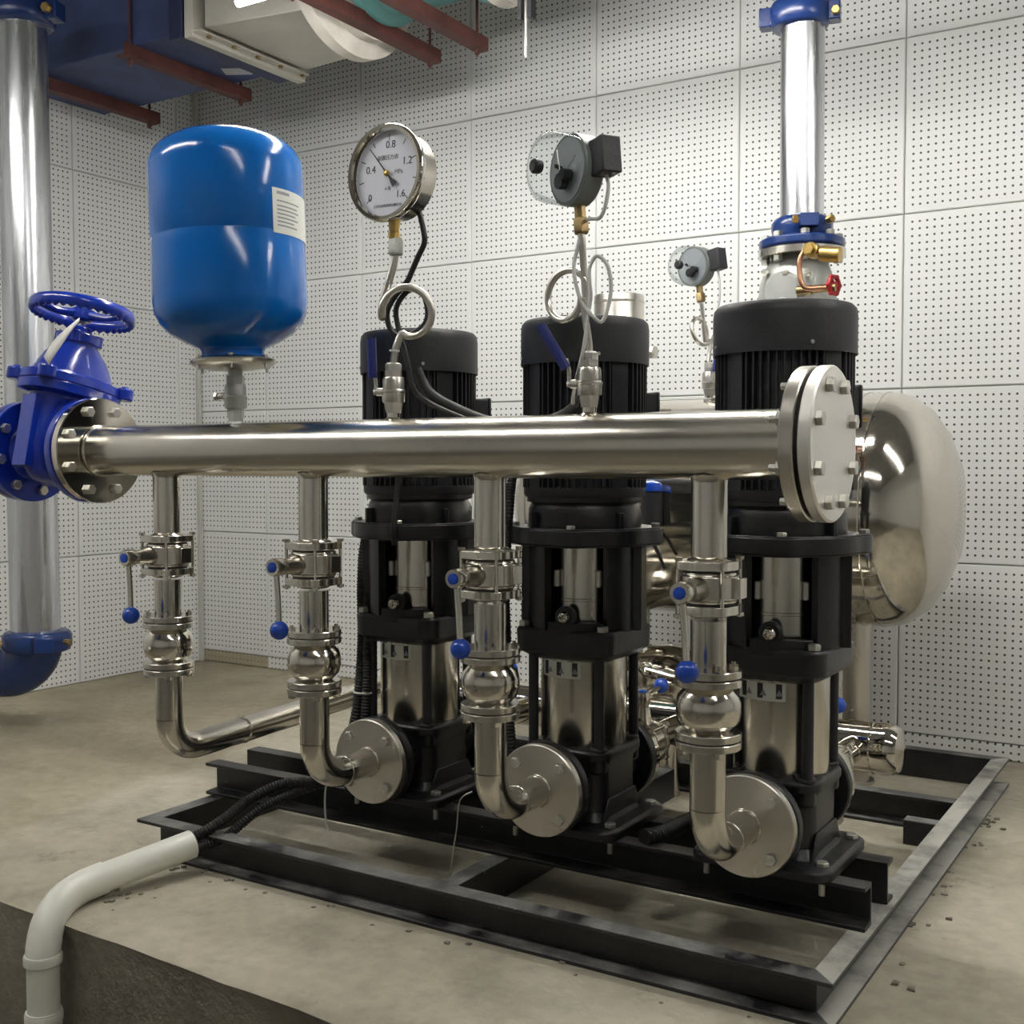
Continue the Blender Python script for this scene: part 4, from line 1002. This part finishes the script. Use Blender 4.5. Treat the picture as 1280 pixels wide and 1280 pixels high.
bolt(t, (-.03, -.125, .04), (0, -1, .0), .018, .02, m='brass'); bolt(t, (.145, .0, .045), (1, 0, 0), .010, .03, m='bronze')
t = thing('clamp_coupling', 'navy clamp coupling at the top of the left galvanised pipe', 'coupling', (XA-.012, YA, 2.38))
b = MB(); clamp(b, .083, .085, R(20)); b.build('housing', 'navy', t, bevel=.004)
q = R(20); d = Vector((math.cos(q), math.sin(q), 0)); bolt(t, d*.125-Vector((-d.y, d.x, 0))*.034+Vector((0, 0, .04)), Vector((d.y, -d.x, 0)), .016, .022, m='brass')

# ================================================================== CONDUITS
t = thing('plastic_conduit', 'white plastic conduit pipe coming over the slab edge at lower left', 'pipe', (0, 0, 0))
A = Vector((-1.962, 1.795, .066)); B = Vector((-2.022, 1.57, .036)); Cc = Vector((-2.045, 1.478, .028)); 
b = MB(); b.tube([A, B], .031, 32, 1); b.build('straight_pipe', 'pvc', t)
c1 = Vector((-2.022, 1.57, .036)); dv = (c1-A).normalized()
b = MB()
p0 = c1-dv*.012; p3 = Vector((-1.981, 1.426, -.060)); corner = p3
pts = [p0-dv*.02, p0]+[(1-u)**3*p0+3*(1-u)**2*u*(p0+dv*.085)+3*(1-u)*u*u*(p3+Vector((0, .004, .075)))+u**3*p3 for u in [i/10 for i in range(1, 11)]]
b.tube(pts, .0335, 32, 1); b.lathe([(.0335, -.014), (.037, -.010), (.037, .004), (.035, .008)], p3, 'Z', 32); b.build('elbow', 'pvc', t)
b = MB(); b.cyl(p3+Vector((0, 0, -.30)), .0312, .30, 'Z', 32); b.lathe([(.0345, 0), (.0345, .004)], p3+Vector((0, 0, -.11)), 'Z', 32); b.build('straight_pipe', 'pvc', t)
b = MB(); q = p3+Vector((0, 0, -.19)); b.lathe([(.0345, 0), (.0365, .004), (.0365, .018), (.0345, .022)], q+Vector((0, 0, .06)), 'Z', 32); b.cyl(q, .0345, .07, 'Z', 32); b.elbow(q+Vector((0, 0, -.06)), .07, .0345, (0, 0, -1), (-.8, -.6, 0), 32, 12); b.cyl(q+Vector((0, 0, -.06))+Vector((-.8, -.6, 0))*.07, .0345, .12, (-.8, -.6, 0), 32); b.build('elbow', 'pvc', t)

def corrug(path, r, name, label):
    b = MB(); P0 = [Vector(p) for p in path]
    # resample finely so that the rings show
    pts = []
    for i in range(len(P0)-1):
        a0, a1, a2, a3 = P0[max(i-1, 0)], P0[i], P0[i+1], P0[min(i+2, len(P0)-1)]
        m = max(2, int((a2-a1).length/.0035))
        for k in range(m):
            u = k/m; pts.append(.5*((2*a1)+(a2-a0)*u+(2*a0-5*a1+4*a2-a3)*u*u+(3*a1-a0-3*a2+a3)*u**3))
    pts.append(P0[-1]); n = len(pts)
    b.tube(pts, lambda u: r*(1+.09*(1 if int(round(u*(n-1))) % 2 else -1)), 12, 1)
    return tag(b.build(name, 'rubber', None), label, 'conduit', 'black corrugated conduits')
dA = (A-B).normalized()
corrug([A-dA*.10+Vector((-.010, 0, .008)), A+Vector((-.008, 0, .008)), (-1.935, 1.86, .105), (-1.915, 1.93, .140), (-1.87, 1.985, .168), (-1.80, 2.01, .180), (-1.765, 2.04, .185), (-1.750, 2.06, .21), (-1.735, 2.07, .27), (-1.718, 2.08, .36), (-1.712, 2.09, .50), (-1.716, 2.095, .64), (-1.715, 2.11, .74), (-1.71, 2.16, .80), (-1.68, 2.26, .86)], .0125, 'corrugated_conduit', 'thicker black corrugated conduit from the white pipe rising beside the left pump')
corrug([A-dA*.10+Vector((.010, .0, -.010)), A+Vector((.010, 0, -.010)), (-1.925, 1.86, .070), (-1.895, 1.93, .115), (-1.85, 1.98, .145), (-1.79, 2.02, .172), (-1.745, 2.055, .178), (-1.715, 2.065, .21), (-1.695, 2.07, .29), (-1.688, 2.075, .40), (-1.688, 2.08, .50), (-1.70, 2.10, .62), (-1.69, 2.16, .74)], .0105, 'corrugated_conduit', 'thinner black corrugated conduit beside the first, nearer the left pump')
b = MB(); b.torus((-1.702, 2.085, .388), .026, .0022, 'Z', 20, 6); tag(b.build('cable_tie', 'tie', None), 'white nylon tie round the two black conduits beside the left pump', 'cable tie')
b = MB(); b.tube([(-1.548, 2.028, .96), (-1.550, 2.018, .88), (-1.550, 2.004, .80), (-1.550, 1.998, .765), (-1.550, 2.003, .738)], .0065, 10, 4); tag(b.build('motor_cable', 'rubber', None), 'short black cable running down the front of the left pump motor', 'cable')
corrug([(-1.30, 2.16, 1.02), (-1.318, 2.12, .90), (-1.312, 2.09, .80), (-1.318, 2.085, .65), (-1.312, 2.085, .50), (-1.305, 2.085, .35), (-1.29, 2.09, .20)], .010, 'corrugated_conduit', 'black conduit on the left side of the middle pump')
b = MB(); b.tube([(-1.38, 2.05, .21), (-1.405, 2.04, .19), (-1.41, 2.035, .13), (-1.408, 2.02, .09), (-1.405, 2.0, .02)], .0015, 6, 4); tag(b.build('thin_wire', 'zinc', None), 'thin bare wire dangling over the rail between left and middle pumps', 'wire')
b = MB(); b.tube([(-1.75, 2.03, .205), (-1.765, 2.02, .17), (-1.762, 2.015, .10), (-1.73, 2.0, .05)], .0022, 6, 4); tag(b.build('thin_wire', 'wire', None), 'pale wire loop hanging from the conduits over the left end of the rail', 'wire')
corrug([(-.90, 2.33, .19), (-.93, 2.26, .180), (-.95, 2.20, .175), (-.965, 2.13, .17), (-.985, 2.075, .172)], .016, 'corrugated_conduit', 'black conduit crossing the frame between the middle and right pumps')

# ================================================================== OVERHEAD DUCT
ZD = 2.372
dk = thing('air_duct', 'dark blue boxed air duct high in the upper left corner', 'duct', (0, 0, 0))
def duct_box(b, x0, x1, y0, y1, z0, z1): b.box(((x0+x1)/2, (y0+y1)/2, (z0+z1)/2), (x1-x0, y1-y0, z1-z0))
b = MB(); duct_box(b, -4.06, -3.06, 2.80, 3.28, ZD, ZD+.52); b.build('duct_body', 'duct', dk, bevel=.004)
b = MB(); duct_box(b, -3.10, -3.035, 2.775, 3.305, ZD-.028, ZD+.55); fm = mat('dark_blue_flange', (.010, .018, .07), .5, 0, .2, 20)
b.build('end_flange', fm, dk, bevel=.003)
b = MB(); b.box((-3.19, 3.18, ZD-.001), (.10, .07, .002), .5); b.build('foil_patch', 'foil', dk)
b = MB(); b.cyl((-4.07, 2.75, ZD-.03), .05, .75, 'X', 20)
bx = thing('fan_casing', 'beige metal fan box beside the blue duct at the top', 'fan', (0, 0, 0))
b = MB(); vs = []
for x, y0, y1, z0, z1 in ((-2.955, 2.80, 3.30, ZD-.005, ZD+.56), (-2.56, 2.86, 3.27, ZD-.005, ZD+.53)):
    vs += [(x, y0, z0), (x, y1, z0), (x, y1, z1), (x, y0, z1)]
b.add(vs, [(0, 1, 2, 3), (7, 6, 5, 4), (0, 4, 5, 1), (1, 5, 6, 2), (2, 6, 7, 3), (3, 7, 4, 0)]); b.build('casing', 'box_beige', bx, bevel=.004)
b = MB(); duct_box(b, -3.025, -2.985, 2.775, 3.33, ZD-.035, ZD+.58); b.build('end_frame', 'box_beige', bx, bevel=.003)
b = MB(); b.box((-2.967, 3.04, ZD-.02), (.035, .54, .004)); b.build('flange_lip', 'box_beige', bx)
for k in range(5):
    bolt(bx, (-2.965, 2.83+.115*k, ZD-.022), '-Z', .009, .008, m='bronze')
YC, ZCF = 3.06, 2.58
b = MB(); b.lathe([(.285, 0), (.31, .004), (.31, .05), (.285, .055), (.262, .07), (.262, .11)], (-2.57, YC, ZCF), 'X', 56); b.build('round_collar', 'flex', bx)
t = thing('axial_fan', 'teal round duct section between white flexible collars at the top edge', 'fan', (0, YC, ZCF+.02))
b = MB(); b.lathe([(.235, -2.44), (.245, -2.43), (.245, -2.40), (.215, -2.38), (.215, -2.06), (.245, -2.04), (.245, -2.02), (.235, -2.01)], (0, 0, 0), 'X', 56); b.build('casing', 'duct_teal', t)
b = MB(); b.lathe([(.255, 0), (.27, .02), (.262, .04), (.275, .06), (.262, .08), (.27, .1), (.25, .12)], (-2.46-.115, 0, -.01), 'X', 48); b.build('flexible_collar', 'flex', t)
b = MB(); b.lathe([(.24, 0), (.272, .02), (.26, .05), (.275, .08), (.262, .11), (.26, .14)], (-2.0, 0, 0), 'X', 48); b.build('flexible_collar', 'flex', t)
b = MB(); b.lathe([(.24, 0), (.262, .02), (.255, .05), (.265, .09), (.25, .14)], (-1.83, 0, .01), 'X', 48); b.build('flexible_collar', 'flex', t)
def hanger(x, y0, y1, z, label):
    t = thing('hanger_angle', label, 'bracket', (x, y0, z), group='red angle-iron hangers')
    b = MB(); L_ = y1-y0; b.prism([(0, 0), (.045, 0), (.045, .005), (.005, .005), (.005, .045), (0, .045)], L_, (0, 0, -.045), 'Y'); b.build('angle_iron', 'iron_red', t)
    for yy in (.04, L_-.04):
        b = MB(); b.cyl((-.02, yy, -.07), .005, ZC-z+.07, 'Z', 8); b.cyl((-.02, yy, -.062), .010, .008, 'Z', 6); b.build('threaded_rod', 'iron_red', t)
hanger(-3.29, 2.75, 3.36, ZD-.002, 'red-brown angle iron under the blue duct, the nearer to the fan box')
hanger(-3.83, 2.75, 3.38, ZD-.002, 'red-brown angle iron under the blue duct, at the far left')
hanger(-2.415, 2.62, 3.40, 2.37, 'red-brown angle iron under the white round collars, the left one')
hanger(-2.21, 2.72, 3.39, 2.37, 'red-brown angle iron under the teal duct, the right one')
t = thing('threaded_hanger', 'short channel and threaded rod hanging from above at top centre', 'bracket', (-1.823, 3.0, 2.12))
b = MB(); b.cyl((0, 0, 0), .006, ZC-2.12, 'Z', 8); b.build('rod', 'zinc', t)
b = MB(); b.box((-.014, 0, .50), (.012, .03, .78)); b.box((.020, 0, .50), (.012, .03, .78)); b.build('channel', 'black_plastic', t)
